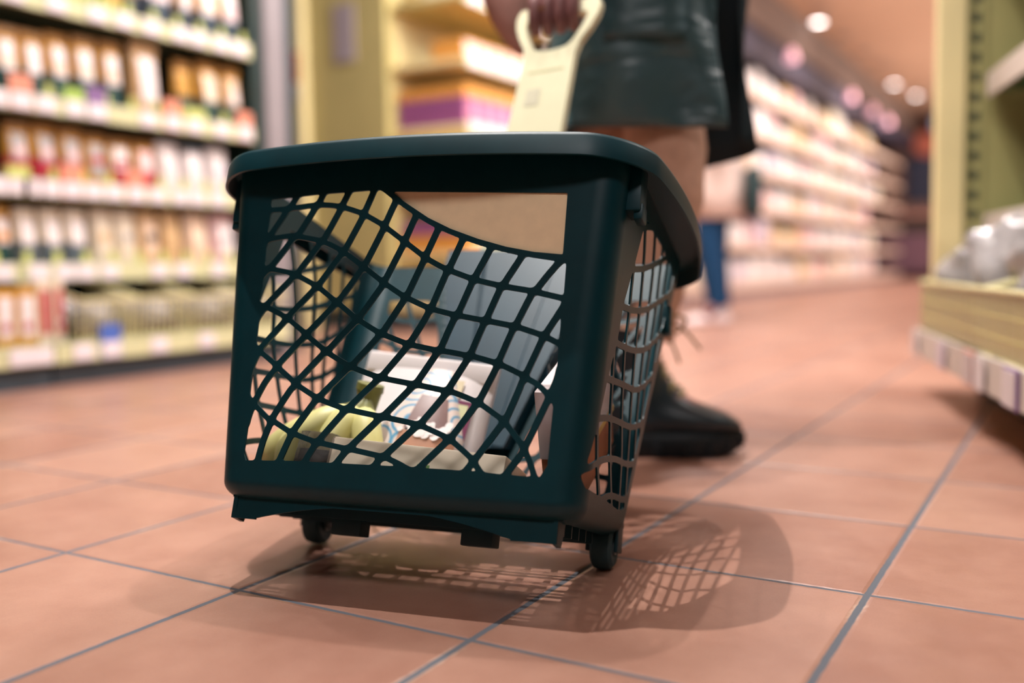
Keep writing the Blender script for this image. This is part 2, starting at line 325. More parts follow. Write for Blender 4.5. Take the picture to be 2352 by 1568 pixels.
def hole_back(X, Z):
    ax = np.abs(X); d = np.minimum(np.minimum(ax-chan(Z)-.008, bW(Z)-.036-ax), np.minimum(.322-Z, Z-.05))
    t = .5+.5*(ax-.1)/.1
    rows = np.full(X.shape, 1e9)
    for k in range(6):
        zc = .305-.05*k-.018*np.sin((ax-.08)*24+.6*k)
        rows = np.minimum(rows, np.abs(Z-zc)-.0035)
    dia = np.full(X.shape, 1e9)
    for k in range(9):
        xc = .02+.036*k-(Z-.1)*.42*1.0+.09*.42
        dia = np.minimum(dia, np.abs(ax-(.05+.04*k-(.33-Z)*.55))*.87-.003)
    return smin(smin(rows, dia), d)
rc = .028; fil = .018; TH = .0021
def inset(z): return np.where(z < fil, fil-np.sqrt(np.maximum(fil**2-(fil-np.minimum(z, fil))**2, 0)), 0)
zs = np.concatenate([np.linspace(0, fil, 7)[:-1], np.arange(fil, HB-.004, .0017), [HB-.002]])
def section(kind, n):
    out = []
    for k in range(n): out.append((kind, k/n))
    return out
secs = section('F', 230)+section('FR', 9)+section('R', 110)+section('BR', 8)+section('B', 130)+section('BL', 8)+section('L', 110)+section('FL', 9)
nu, nz = len(secs), len(zs)
PO = np.zeros((nu, nz, 3)); NO = np.zeros((nu, nz, 3)); Ff = np.full((nu, nz), -1.)
XF = np.full((nu, nz), 9.); YS = np.full((nu, nz), 9.); XB = np.full((nu, nz), 9.)
ins = inset(zs); Wz = bW(zs)-ins; Fz = bF(zs)+ins; Bz = bB(zs)-ins
for i, (k, t) in enumerate(secs):
    if k == 'F':
        x = lerp(-Wz+rc, Wz-rc, t); PO[i] = np.stack([x, Fz, zs], 1); NO[i] = (0, -1, 0); XF[i] = x
    elif k == 'B':
        x = lerp(Wz-rc, -Wz+rc, t); PO[i] = np.stack([x, Bz, zs], 1); NO[i] = (0, 1, 0); XB[i] = x
    elif k in 'RL':
        s = 1 if k == 'R' else -1; y = lerp(Fz+rc, Bz-rc, t if s > 0 else 1-t)
        PO[i] = np.stack([s*Wz, y, zs], 1); NO[i] = (s, 0, 0); YS[i] = y
    else:
        a0 = {'FR': -90, 'BR': 0, 'BL': 90, 'FL': 180}[k]; a = R(a0+90*t); cx = (Wz-rc)*(1 if k in ('FR', 'BR') else -1); cy = Fz+rc if k[0] == 'F' else Bz-rc
        PO[i] = np.stack([cx+rc*math.cos(a), cy+rc*math.sin(a), zs], 1); NO[i] = (math.cos(a), math.sin(a), 0)
        arc = rc*PI/2
        if k == 'FR': XF[i] = Wz-rc+arc*t; YS[i] = Fz+rc-arc*(1-t)
        if k == 'FL': XF[i] = -(Wz-rc)-arc*(1-t); YS[i] = Fz+rc-arc*t
Zg = np.broadcast_to(zs, (nu, nz))
mF = XF < 5; mS = YS < 5; mB = XB < 5
Ff[mF] = np.maximum(Ff[mF], hole_front(XF[mF], Zg[mF])); Ff[mS] = np.maximum(Ff[mS], hole_side(YS[mS], Zg[mS])); Ff[mB] = np.maximum(Ff[mB], hole_back(XB[mB], Zg[mB]))
Ff[:, :8] = -1; Ff[:, -6:] = -1
# back channel that takes the handle bulges outward
ch = mB & (np.abs(XB) < chan(Zg)-.004)
PO[..., 1] += np.where(ch, .016*np.clip((chan(Zg)-.004-np.abs(XB))/.008, 0, 1), 0)
PIn = PO-NO*TH; 
basket = empty('shopping_basket', (0,0,0), M=BM, label='dark teal plastic wheeled shopping basket with wavy lattice sides, tilted back by its handle', cat='shopping basket')
def bpart(name, vf, material, smooth=30): return obj(name, vf, material, basket, smooth)
bpart('basket_body', sheet(Ff, PO, PIn, True), plastic, 35)
# rim: flange swept round the opening
def rrect(hw, yf, yb, r, bul, n=12):
    cy = (yf+yb)/2; hy = (yb-yf)/2; pts = []
    for cx, sy, a0 in ((1, -1, -90), (1, 1, 0), (-1, 1, 90), (-1, -1, 180)):
        for k in range(n+1):
            a = R(a0+90*k/n); pts.append((cx*(hw-r)+r*math.cos(a), sy*(hy-r)+r*math.sin(a)))
    P = np.array(pts); Q = []
    for a, b in zip(P, np.roll(P, -1, 0)):
        k = max(1, int(np.linalg.norm(b-a)/.012))
        for t in range(k): Q.append(a+(b-a)*t/k)
    Q = np.array(Q); x, y = Q[:, 0].copy(), Q[:, 1].copy()
    Q[:, 1] += np.sign(y)*bul*(1-(x/hw)**2)*(np.abs(y)/hy); Q[:, 0] += np.sign(x)*bul*(1-(y/hy)**2)*(np.abs(x)/hw)
    Q[:, 1] += cy; return Q
O_ = rrect(.2477, -.1962, .2430, .0588, .0263)
n_ = np.roll(O_, -1, 0)-np.roll(O_, 1, 0); n_ = np.stack([n_[:, 1], -n_[:, 0]], 1); n_ /= np.linalg.norm(n_, axis=1)[:, None]
def inner_body(p):                              # nearest point of the body mouth
    hw, yf, yb = bW(HB)-.0015, bF(HB)+.0015, bB(HB)-.0015
    x = min(max(p[0], -hw+.0), hw); y = min(max(p[1], yf), yb)
    # round the corner
    for sx in (1, -1):
        for cy_, sy in ((yf+rc, -1), (yb-rc, 1)):
            cx_ = sx*(hw-rc)
            if (x-cx_)*sx > 0 and (y-cy_)*sy > 0:
                d = Vector((p[0]-cx_, p[1]-cy_)).normalized()*rc; x, y = cx_+d.x, cy_+d.y
    return x, y
prof = [(.0, -.0259), (.0002, -.006), (-.0016, -.0016), (-.005, 0.)]
rings = []
ib = np.array([inner_body(p) for p in O_])
rings.append(np.c_[O_-n_*.0032, np.full(len(O_), HB-.0259)])
for o_, h_ in prof: rings.append(np.c_[O_+n_*o_, np.full(len(O_), HB+h_)])
rings.append(np.c_[ib, np.full(len(O_), HB-.0005)])
rings.append(np.c_[ib-n_*.0006, np.full(len(O_), HB-.006)])
rings.append(np.c_[O_-n_*.0046, np.full(len(O_), HB-.0046)])
rings.append(rings[0])
bpart('rim', MB().loft([r_ for r_ in rings][::1], cap=False).out(), plastic, 50)
# upper ledge line under the rim, front
mbx = MB()
for s in (-1, 1):                                # hanging corner brackets under the rim
    for y0, y1 in ((-.150, -.118),):
        mbx = MB(); x = bW(.33)
        mbx.box(min(s*(x-.004), s*(x+.014)), max(s*(x-.004), s*(x+.014)), y0, y1, .318, HB-.01, b=.003)
        mbx.box(min(s*(x+.006), s*(x+.016)), max(s*(x+.006), s*(x+.016)), y0+.004, y1-.004, .310, .328, b=.003)
        bpart('corner_bracket', mbx.out(), plastic, 40)
mbx = MB().box(.218, .232, .128, .146, .262, .30, b=.003); bpart('rear_bracket', mbx.out(), plastic, 40)
# cream sign plate in the front cut-out
sgn = np.array([(.0-.035, .342), (.178, .334), (.177, .255), (.02, .29)])
cutp = [(x, z) for x, z in np.array([(-.030, .3405), (.1765, .3325), (.1757, .2600), (.1409, .2640), (.1105, .2700), (.0791, .2790), (.0473, .2905), (.0207, .3032), (-.0092, .3220)])]
vs = [(x, bF(z)+.0022, z) for x, z in cutp]+[(x, bF(z)+.0042, z) for x, z in cutp]; k = len(cutp)
fs = [tuple(range(k))[::-1], tuple(range(k, 2*k))]+[(i, (i+1) % k, (i+1) % k+k, i+k) for i in range(k)]
sp = bpart('sign_plate', (vs, fs), mat('cream_card', (250, 226, 184), .6, .04, 60), None); sp['label'] = 'blank cream insert plate'
# floor of the basket with rows of slots
gx = np.arange(-.188, .1881, .0024); gy = np.arange(-.140, .0561, .0022); GX, GY = np.meshgrid(gx, gy, indexing='ij')
def slots(X, Y):
    row = np.floor((Y+.2)/.0195); yy = (Y+.2)-row*.0195-.00975; xx = (X+.25)/.031; xx = (xx-np.floor(xx)-.5)*.031
    d = np.minimum(.0118-np.abs(xx), .0066-np.abs(yy)); e = np.minimum(np.minimum(.172-np.abs(X), Y+.124), .04-Y)
    return np.minimum(d, e)
zt = np.full(GX.shape, .0015); P1 = np.stack([GX, GY, zt+.0028], -1); P0 = np.stack([GX, GY, zt], -1)
bpart('basket_floor', sheet(slots(GX, GY), P1, P0), plastic2, None)
# arched skirt under the front edge, side returns, foot tabs
xs = np.linspace(-.186, .181, 63); sk = np.zeros((63, 15)); ZZ = np.linspace(-.021, .004, 15)
X2, Z2 = np.meshgrid(xs, ZZ, indexing='ij')
arch = -.021+.0205*np.clip(1-((X2+.012)/.150)**2, -1, 1)*np.where(np.abs(X2+.012) < .150, 1, 0)
Fk = np.where(np.abs(X2+.012) < .149, arch-Z2, -1.)*1.
Fk[:, -4:] = -1
yk = -.141+(Z2+.021)*.05
bpart('skirt', sheet(Fk, np.stack([X2, yk, Z2], -1), np.stack([X2, yk+.004, Z2], -1)), plastic, 30)
for s, x in ((1, .181), (-1, -.186)):
    mk = MB(); pr = [(-.141, -.0205), (-.123, -.024), (-.111, .003), (-.141, .003)]
    v = [(x-s*.004*0, y, z) for y, z in pr]+[(x-s*.005, y, z) for y, z in pr]
    f = [(0, 1, 2, 3), (7, 6, 5, 4)]+[(i, i+4, (i+1) % 4+4, (i+1) % 4) for i in range(4)]
    if s < 0: f = [q[::-1] for q in f]
    bpart('skirt_end', (v, f), plastic, None)
for x in (-.076, .078):
    bpart('foot_tab', MB().box(x-.018, x+.018, -.085, -.060, -.028, .003, b=.002).out(), plastic2, 40)
# ribbed underside bars
for k in range(5):
    y = -.112+.03*k
    bpart('underside_rib', MB().box(-.18, .18, y-.0016, y+.0016, -.012, .002).out(), plastic2, None)
bpart('axle_beam', MB().box(-.165, .165, .030, .060, -.010, .004, b=.003).out(), plastic2, 40)
# wheels
def wheel(x):
    w = MB(); c = (x, .0525, -.0119); rr = .0252; hw = .0125
    prof_ = [(-hw+.002, .009), (-hw, .012), (-hw, .020), (-hw+.003, rr-.001), (-.004, rr), (.004, rr), (hw-.003, rr-.001), (hw, .020), (hw, .012), (hw-.002, .009)]
    rg = [[(x+dx, c[1]+q*math.cos(a), c[2]+q*math.sin(a)) for a in [2*PI*j/40 for j in range(40)]] for dx, q in prof_]
    o = bpart('wheel', w.loft(rg).out(), tyre, 35)
    obj('hub', MB().disc((x, c[1], c[2]), (1, 0, 0), .0, .0085, .0275, 20).out(), mat('grey_plastic_hub', (120, 132, 136), .4), o, 40)
    bpart('wheel_fork', MB().box(x-.0195, x-.0135, .040, .065, -.018, .012, b=.002).box(x+.0135, x+.0185, .040, .065, -.018, .012, b=.002).box(x-.0195, x+.0185, .036, .068, .010, .018, b=.002).out(), plastic2, 40)
wheel(-.187); wheel(.184)
# channel at the back that holds the handle, and the handle
cb = MB()
cv = []
for z in np.linspace(.10, .405, 14):
    c = float(chan(z)); y = float(bB(z))
    cv.append([(-c+.004, y-.002, z), (-c+.010, y-.017, z), (-c*.45, y-.017, z), (-c*.45+.004, y-.011, z), (c*.45-.004, y-.011, z), (c*.45, y-.017, z), (c-.010, y-.017, z), (c-.004, y-.002, z), (c-.004, y+.006, z), (-c+.004, y+.006, z)])
bpart('handle_channel', cb.loft(cv).out(), mat('slate_teal_plastic', (6, 52, 68), .40, .1, 20, .5), 35)
hx = np.arange(-.092, .0921, .0018); hz = np.arange(.36, .8185, .0018); HX, HZ = np.meshgrid(hx, hz, indexing='ij')
def hw_(z): return np.interp(z, [.36, .60, .725, .745, .765, .785, .80, .81, .817], [.050, .0468, .0432, .0475, .0600, .0690, .0715, .0690, .0640])
def hi_(z): return np.interp(z, [.735, .739, .747, .757, .772, .787, .793, .7945, .797], [.0, .026, .0345, .040, .0475, .0525, .052, .048, .0])
Fh = np.maximum(np.maximum(np.abs(HX)-hw_(HZ), HZ-.8160), np.where((HZ > .735) & (HZ < .797), hi_(HZ)-np.abs(HX), -1)*1.)
yc = .226+0*HX
tw = R(-9); 
def hpos(X, dy):
    p = np.stack([X*math.cos(tw)-dy*math.sin(tw)+(HZ-.66)*.11, yc+X*math.sin(tw)+dy*math.cos(tw), HZ], -1); return p
hm = mat('pale_lime_plastic', (246, 243, 206), .38, .04, 20, .45)
ho = bpart('handle', sheet(Fh, hpos(HX, -.007), hpos(HX, .007)), hm, 40); ho['label'] = 'pale lime pull handle with a grip ring'
bv = ho.modifiers.new('soft', 'BEVEL'); bv.width = .0028; bv.segments = 2; bv.limit_method = 'ANGLE'; bv.angle_limit = R(50)
def hp(x, z, dy): return (x*math.cos(tw)-dy*math.sin(tw)+(z-.66)*.11, .226+x*math.sin(tw)+dy*math.cos(tw), z)
gv = []
for q in ((-.030, .70), (.030, .70), (.030, .7022), (-.030, .7022)): gv.append(hp(*q, -.0074))
obj('handle_groove', (gv, [(0, 1, 2, 3)]), mat('lime_groove', (206, 206, 150), .5), ho)
obj('handle_label', ([hp(*q, -.0075) for q in ((-.026, .645), (-.002, .645), (-.002, .672), (-.026, .672))], [(0, 1, 2, 3)]), mat('faded_print', (222, 218, 190), .5, .1, 300), ho)

# ------------------------------------------------------------------ the setting
def struct(name, vf, m, smooth=None): return tag(obj(name, vf, m, None, smooth), kind='structure')
struct('floor', MB().box(-5.2, 4.5, -4.5, 18.2, -.05, 0).out(), floor_material())
ceil_m = mat('warm_plaster_ceiling', (204, 168, 140), .8, .04, 3)
struct('ceiling', MB().box(-5.2, 4.5, -4.5, 18.2, CEIL, CEIL+.08).out(), ceil_m)
struct('wall_far', MB().box(-5.2, 4.5, 18.0, 18.2, 0, CEIL).out(), mat('brown_timber_wall', (122, 88, 76), .6, .2, 4))
struct('wall_left', MB().box(-5.2, -5.0, -4.5, 18.0, 0, CEIL).out(), mat('grey_teal_wall', (70, 86, 88), .7, .1, 5))
struct('wall_right', MB().box(4.3, 4.5, -4.5, 18.0, 0, CEIL).out(), mat('grey_teal_wall', (70, 86, 88)))
struct('wall_back', MB().box(-5.0, 4.3, -4.5, -4.3, 0, CEIL).out(), mat('pale_wall', (196, 186, 178), .8, .05, 5))
struct('trim_1', MB().box(-4.9, -2.15, 4.4, 17.9, 2.50, CEIL-.001, b=.02).out(), mat('brown_soffit', (104, 82, 72), .7, .1, 5))
struct('trim_2', MB().box(-2.32, -2.20, 4.4, 17.9, 2.24, 2.495).out(), mat('dark_plum_fascia', (52, 46, 62), .6, .1, 5))

# ------------------------------------------------------------------ shared shop materials
rail_m = mat('pale_olive_rail', (214, 212, 166), .5, .05, 20)
tagw = mat('pinkish_white_paper', (240, 228, 232), .5, .03, 40)
dgreen = mat('deep_green_metal', (10, 40, 36), .6, .15, 8)
kick_m = mat('slate_kick_plate', (60, 72, 80), .5, .12, 10)
olive_m = mat('yellow_olive_metal', (196, 182, 122), .5, .05, 6)
yellow_m = mat('light_yellow_metal', (236, 220, 164), .5, .05, 6)
grey_m = mat('warm_grey_metal', (140, 132, 134), .5, .06, 6)
T_ = {c: mat('ticket_'+c, rgb, .5, .05, 40) for c, rgb in dict(orange=(232, 150, 122), green=(168, 200, 90), purple=(134, 100, 150), blue=(78, 110, 190), lime=(204, 210, 120)).items()}
ORD = ['first', 'second', 'third', 'fourth', 'fifth', 'sixth', 'seventh', 'eighth', 'ninth', 'tenth', 'eleventh', 'twelfth', 'thirteenth', 'fourteenth', 'fifteenth', 'sixteenth', 'seventeenth', 'eighteenth', 'nineteenth', 'twentieth', 'twenty-first', 'twenty-second', 'twenty-third', 'twenty-fourth', 'twenty-fifth', 'twenty-sixth']

# ------------------------------------------------------------------ left shelving with pouches (front faces +X)
Y0, Y1 = .10, 2.105
lu = empty('shelving_unit', (-2.6, 1.1, 0), label='tall shelving unit of stocked pouches on the left with pale olive price rails', cat='shelving')
MI = Matrix.Translation((2.6, -1.1, 0))
def lp(name, mb, m, par=lu, smooth=None, b=MI): 
    return obj(name, ([b @ Vector(v) for v in mb.v], mb.f), m, par, smooth)
lp('back_panel', MB().box(-2.86, -2.83, Y0, Y1, 0, 1.9), dgreen)
lp('side_panel', MB().box(-2.83, -2.36, Y1+.005, Y1+.06, 0, 2.2, b=.004), dgreen)
lp('kick_plate', MB().box(-2.82, -2.215, Y0, 1.085, 0, .060).box(-2.82, -2.222, 1.10, Y1, 0, .068), kick_m)
LV = [(1.20, -2.35), (.88, -2.35), (.617, -2.35), (.353, -2.35), (.105, -2.195)]
TAGS = [[(1.115, ''), (1.259, ''), (1.407, ''), (1.512, ''), (1.624, ''), (1.751, ''), (1.834, ''), (1.942, ''), (2.033, '')],
        [(1.044, ''), (1.123, 'orange'), (1.205, ''), (1.307, 'green'), (1.39, 'purple'), (1.595, ''), (1.701, 'orange'), (1.80, 'lime'), (1.931, ''), (2.05, 'orange')],
        [(1.037, ''), (1.10, 'lime'), (1.145, ''), (1.205, ''), (1.283, 'orange'), (1.362, ''), (1.441, ''), (1.53, 'orange'), (1.62, ''), (1.72, ''), (1.80, ''), (1.9, '')],
        [(1.03, ''), (1.152, ''), (1.244, ''), (1.32, ''), (1.41, ''), (1.614, ''), (1.721, ''), (1.888, '')],
        [(.976, ''), (1.045, ''), (1.184, ''), (1.285, 'blue'), (1.472, ''), (1.678, '')]]
for (z, xf), tg in zip(LV, TAGS):
    sh = lp('shelf', MB().box(-2.83, xf-.008, Y0, Y1, z+.004, z+.022), mat('shelf_grey_green', (122, 130, 112), .5, .06, 8))
    lp('price_rail', MB().box(xf-.012, xf, Y0, 1.088, z-.036, z+.024, b=.003).box(xf-.012, xf, 1.094, Y1-.004, z-.036, z+.024, b=.003), rail_m, sh)
    for y, c in tg:
        if c: lp('shelf_ticket', MB().box(xf, xf+.003, y-.038, y+.038, z-.032, z+(.075 if c in ('orange', 'purple', 'blue') else .058), b=.001), T_[c], sh)
        lp('price_tag', MB().box(xf+.0032, xf+.0050, y-.034, y+.034, z-.030, z+.020), tagw, sh)
    if z > .2:
        y = 1.02
        while y < Y1-.03:
            lp('divider', MB().box(xf-.020, xf-.013, y-.012, y+.012, z+.02, z+.062, b=.002), T_['lime'], sh); y += .105

# pouch: gusseted stand-up bag
def pouch_vf(w, h, d, n=8, k=9, x0=-1, x1=1, z0=0, z1=1, off=0., front_only=False):
    def px(u, v):                                # u across -1..1, v up 0..1
        t = (1-abs(u)**2.6)**.6 if abs(u) < 1 else 0
        fat = (1-v**2.2)*.9+.1*(1-v)
        return .004+d/2*t*fat
    us = np.linspace(x0, x1, n+1); vs_ = np.linspace(z0, z1, k+1); V = []; F = []
    for s in ((1,) if front_only else (1, -1)):
        b = len(V)
        for v in vs_:
            for u in us: V.append((s*(px(u, v)+off), u*w/2*(1-.10*(1-v)*0+.0), v*h))
        for j in range(k):
            for i in range(n):
                q = (b+j*(n+1)+i, b+j*(n+1)+i+1, b+(j+1)*(n+1)+i+1, b+(j+1)*(n+1)+i)
                F.append(q if s > 0 else q[::-1])
    if not front_only:
        m = (n+1)*(k+1)
        bd = [j*(n+1) for j in range(k+1)]; F += [(a, a+m, b+m, b)[::-1] for a, b in zip(bd[:-1], bd[1:])]
        bd = [j*(n+1)+n for j in range(k+1)]; F += [(a, a+m, b+m, b) for a, b in zip(bd[:-1], bd[1:])]
        bd = list(range(n+1)); F += [(a, a+m, b+m, b) for a, b in zip(bd[:-1], bd[1:])]
        bd = [k*(n+1)+i for i in range(n+1)]; F += [(a, a+m, b+m, b)[::-1] for a, b in zip(bd[:-1], bd[1:])]
    return V, F
CL = dict(gold=(206, 152, 62), amber=(150, 104, 44), dgreen=(14, 62, 60), white=(238, 226, 224), cream=(232, 216, 192), red=(184, 44, 66), grey=(172, 166, 164), navy=(22, 48, 66), lime=(196, 206, 112), tan=(214, 176, 128), pink=(232, 190, 190), slate=(92, 104, 112), lilac=(206, 190, 204), orange=(226, 150, 60), dark=(34, 46, 46), peach=(236, 204, 176))
def pm(c, kind='p'):
    return mat('pack_'+c, CL[c], .38, .10, 26, .5)
def pouch(y, x, z, w, h, spec, label, group, d=None, lean=0.):
    body, top, base, lab, dot = spec
    d = d or min(.075, w*.7)
    t = empty('pouch', (x, y, z), label=label, cat='packaged food', group=group); t.rotation_euler = (0, R(lean), R(random.uniform(-4, 4)))
    obj('bag', pouch_vf(w, h, d), pm(body), t, 60)
    if top: obj('top_fold', MB().box(-.009, .013, -w/2*.98, w/2*.98, h*.84, h*1.0, b=.003).out(), pm(top), t)
    if base: obj('base_band', pouch_vf(w*1.004, h, d, 8, 4, z0=.0, z1=.40, off=.0012, front_only=True), pm(base), t, 60)
    if lab: obj('label', pouch_vf(w, h, d, 6, 6, x0=-.60, x1=.60, z0=.34 if base else .14, z1=.78, off=.0024, front_only=True), pm(lab), t, 60)
    if dot: obj('picture', pouch_vf(w, h, d, 4, 3, x0=-.4, x1=.4, z0=.40, z1=.56, off=.0036, front_only=True), pm(dot), t, 60)
    return t
PA = [(1.111, .115), (1.242, .115), (1.341, .07), (1.415, .07), (1.506, .1), (1.589, .06), (1.7, .14), (1.825, .075), (1.928, .115), (2.04, .1)]
SA = [('lime', None, None, 'lime', 'gold'), ('lime', None, None, 'white', 'lime'), ('lime', None, None, 'lime', None), ('lime', None, None, 'lime', 'cream'), ('lime', None, None, 'gold', None), ('gold', None, 'navy', 'gold', None), ('lilac', None, 'navy', 'white', 'pink'), ('gold', 'gold', 'navy', 'white', None), ('gold', 'gold', 'navy', 'white', 'cream'), ('gold', 'gold', 'navy', 'white', 'pink')]
NA = ['lime green bag with a gold patch', 'lime green bag with a white label', 'narrow plain lime bag', 'narrow lime bag with a cream patch', 'lime bag with a gold label', 'slim gold pouch with a navy base', 'broad lilac pouch with a navy base', 'gold pouch with a white label and navy base', 'gold pouch with white label and cream picture', 'gold pouch with white label and pink picture']
for i, ((y, w), s, n) in enumerate(zip(PA, SA, NA)):
    pouch(y, -2.418, 1.222, w*.94, .235, s, n+', %s from left on top shelf' % ORD[i], 'pouches on the top left shelf')
PB = [(1.036, .067, 1.074), (1.116, .086, 1.107), (1.204, .083, 1.107), (1.293, .085, 1.118), (1.391, .090, 1.125), (1.495, .085, 1.128), (1.634, .120, 1.150), (1.806, .083, 1.115), (1.924, .105, 1.13), (2.04, .09, 1.13)]
SB = [('gold', 'amber', None, 'white', 'orange')]+[('gold', 'amber', 'dgreen', 'white', c) for c in ('cream', None, 'peach', 'cream', 'peach')]+[('tan', 'tan', None, 'white', None), ('gold', 'amber', 'dgreen', None, None), ('gold', 'amber', 'dgreen', 'cream', None), ('gold', 'amber', 'dgreen', 'peach', 'white')]
NB = ['gold pouch with white label']+['gold pouch with folded amber top and deep green base']*5+['tall pale pouch with long white label', 'plain gold pouch with deep green base', 'gold pouch with cream label and green base', 'gold pouch with peach label and green base']
for i, ((y, w, zt), s, n) in enumerate(zip(PB, SB, NB)):
    pouch(y, -2.418, .903, w*.96, zt-.903, s, n+', %s from left on second shelf' % ORD[i], 'pouches on the second left shelf')
PC = [(1.039, .05, .81), (1.138, .085, .82), (1.23, .088, .825), (1.325, .088, .82), (1.417, .085, .81), (1.513, .09, .805), (1.614, .094, .805), (1.721, .1, .81), (1.837, .1, .81), (1.955, .1, .81)]
SC_ = [('gold', 'amber', None, 'grey', None)]+[('gold', 'amber', 'red', 'grey', 'pink')]*3+[('gold', 'amber', None, 'grey', 'red'), ('tan', 'amber', 'red', 'white', 'red'), ('gold', 'amber', 'red', 'pink', 'white'), ('white', None, None, 'white', None), ('white', 'slate', None, 'white', None), ('white', None, None, 'white', 'lilac')]
NC = ['slim gold pouch with grey label']+['gold pouch with grey panel and crimson base']*3+['gold pouch with a small red emblem', 'tan pouch with white label and crimson base', 'gold pouch with pink label and crimson base', 'plain white bag', 'white bag with a slate top', 'white bag with a lilac picture']
for i, ((y, w, zt), s, n) in enumerate(zip(PC, SC_, NC)):
    pouch(y, -2.418, .640, w*.96, zt-.64, s, n+', %s from left on third shelf' % ORD[i], 'pouches on the third left shelf')
PD = [(1.069, .07, .555), (1.152, .078, .552), (1.24, .08, .555), (1.329, .084, .556), (1.43, .083, .562), (1.522, .088, .56), (1.619, .092, .562), (1.72, .09, .56), (1.838, .11, .56), (1.97, .12, .56)]
SD = [('gold', None, 'dgreen', 'white', 'orange')]+[('cream', None, 'slate', 'white', None)]*3+[('cream', None, None, 'cream', 'tan'), ('cream', None, None, 'cream', 'grey'), ('tan', None, None, 'peach', 'navy'), ('tan', None, None, 'tan', None), ('peach', None, None, 'peach', 'cream'), ('pink', None, None, 'white', 'grey')]
ND = ['gold carton pouch with a green base']+['white bag with a slate grey base']*3+['cream bag with a tan patch', 'cream bag with a grey patch', 'tan bag with a navy patch', 'plain tan bag', 'peach bag with a cream patch', 'broad pinkish white bag']
for i, ((y, w, zt), s, n) in enumerate(zip(PD, SD, ND)):
    pouch(y, -2.418, .376, w*.96, zt-.376, s, n+', %s from left on fourth shelf' % ORD[i], 'pouches on the fourth left shelf')
# second row of bags behind, seen between and above the front ones
# bottom shelf: cartons and wire bins
def carton(x, y, z, dx, dy, h, body, lab, dot, label, cat='packaged food', group=None, rz=0, name='carton'):
    t = empty(name, (x, y, z), rz, label=label, cat=cat, group=group)
    obj('box', MB().box(-dx, 0, -dy/2, dy/2, 0, h, b=.002).out(), pm(body), t)
    if lab: obj('label', MB().box(0, .0015, -dy*.36, dy*.36, h*.16, h*.86).out(), pm(lab), t)
    if dot: obj('emblem', MB().disc((.002, 0, h*.34), (1, 0, 0), 0, dy*.2, .002, 16).out(), pm(dot), t)
    return t
carton(-2.25, .972, .129, .06, .064, .172, 'gold', 'white', 'red', 'yellow carton with white panel and red emblem, leftmost on the bottom shelf', group='yellow cartons on the bottom left shelf')
carton(-2.25, 1.042, .129, .06, .064, .172, 'gold', 'white', 'red', 'yellow carton with white panel and red emblem, second on the bottom shelf', group='yellow cartons on the bottom left shelf')
carton(-2.25, 1.100, .129, .07, .05, .190, 'cream', 'red', None, 'cream carton with red stripe standing beside the yellow cartons', rz=R(18))
carton(-2.25, 1.150, .129, .07, .045, .195, 'cream', 'red', 'white', 'red striped cream carton next to the first wire bin', rz=R(24))
wire_m = mat('pale_yellow_wire', (222, 214, 160), .45, .05, 20)
bag_m = mat('clear_bag_film', (226, 220, 220), .12, .2, 40, .6, .8, trans=.55)
def crumple(cx, cy, cz, sx, sy, sz, seed, n=14, amp=.12):
    rnd = random.Random(seed); ph = [(rnd.uniform(2, 7), rnd.uniform(2, 7), rnd.uniform(0, 6.3), rnd.uniform(.3, 1)) for _ in range(7)]
    V = []; F = []
    for i in range(n+1):
        th = PI*i/n
        for j in range(2*n):
            p = 2*PI*j/(2*n); q = 1+amp*sum(w*math.sin(a*th+c)*math.cos(round(b)*p+c) for a, b, c, w in ph)/2
            st = abs(math.sin(th))**.7
            V.append((cx+sx*q*st*math.cos(p), cy+sy*q*st*math.sin(p), max(cz-sz, cz+sz*q*math.cos(th))))
    for i in range(n):
        for j in range(2*n):
            F.append((i*2*n+j, (i+1)*2*n+j, (i+1)*2*n+(j+1) % (2*n), i*2*n+(j+1) % (2*n)))
    return V, F
BY = [1.18, 1.405, 1.64, 1.88, 2.10]
BN = ['wire bin of bagged goods beside the red striped cartons', 'second wire bin from the left on the bottom shelf', 'third wire bin from the left, partly behind the basket', 'fourth wire bin, hidden mostly behind the shopping basket']
for i in range(4):
    a, b = BY[i]+.008, BY[i+1]-.008
    t = empty('wire_bin', (-2.30, (a+b)/2, .129), label=BN[i], cat='wire bin', group='wire bins on the bottom shelf'); w = (b-a)/2
    fr = MB(); zf, zb = .128, .195
    loop = [(.10, -w, zf), (.10, w, zf), (-.2, w, zb), (-.2, -w, zb), (.10, -w, zf)]
    fr.tube(loop, .0075, 6); fr.tube([(.085, -w, .006), (.085, w, .006), (-.2, w, .006), (-.2, -w, .006), (.085, -w, .006)], .004, 6)
    obj('rim_wire', fr.out(), wire_m, t, 60)
    ww = MB(); k = 9
    for j in range(k+1):
        y = lerp(-w, w, j/k); ww.tube([(.10, y, zf), (.087, y, .006)], .0030, 5)
    for s in (-1, 1):
        for j in range(6):
            x = lerp(.1, -.2, j/6); ww.tube([(x, s*w, lerp(zf, zb, j/6)), (x-.01*(j == 0), s*w, .006)], .0025, 5)
    obj('side_wires', ww.out(), wire_m, t, 60)
    for q in range(2):
        tag(obj('plastic_bag', crumple(-2.35-.08*q, (a+b)/2+(-1)**q*.04, .195+.035*q, .085, .062, .052, 20+i*3+q), bag_m, None, 60), 'clear crumpled %s bag lying in the %s wire bin' % (['front', 'rear'][q], ORD[i]), 'plastic bag', 'bags in the wire bins')
        tag(obj('dried_fruit_pack', crumple(-2.26, (a+b)/2+(-1)**q*.05, .157, .050, .048, .024, 60+i*3+q, 10, .08), mat('dark_berry_film', (70, 50, 50), .35, .3, 30), None, 60), '%s dark red pack behind the wires of the %s bin' % (['left', 'right'][q], ORD[i]), 'packaged food', 'dark packs in the wire bins')
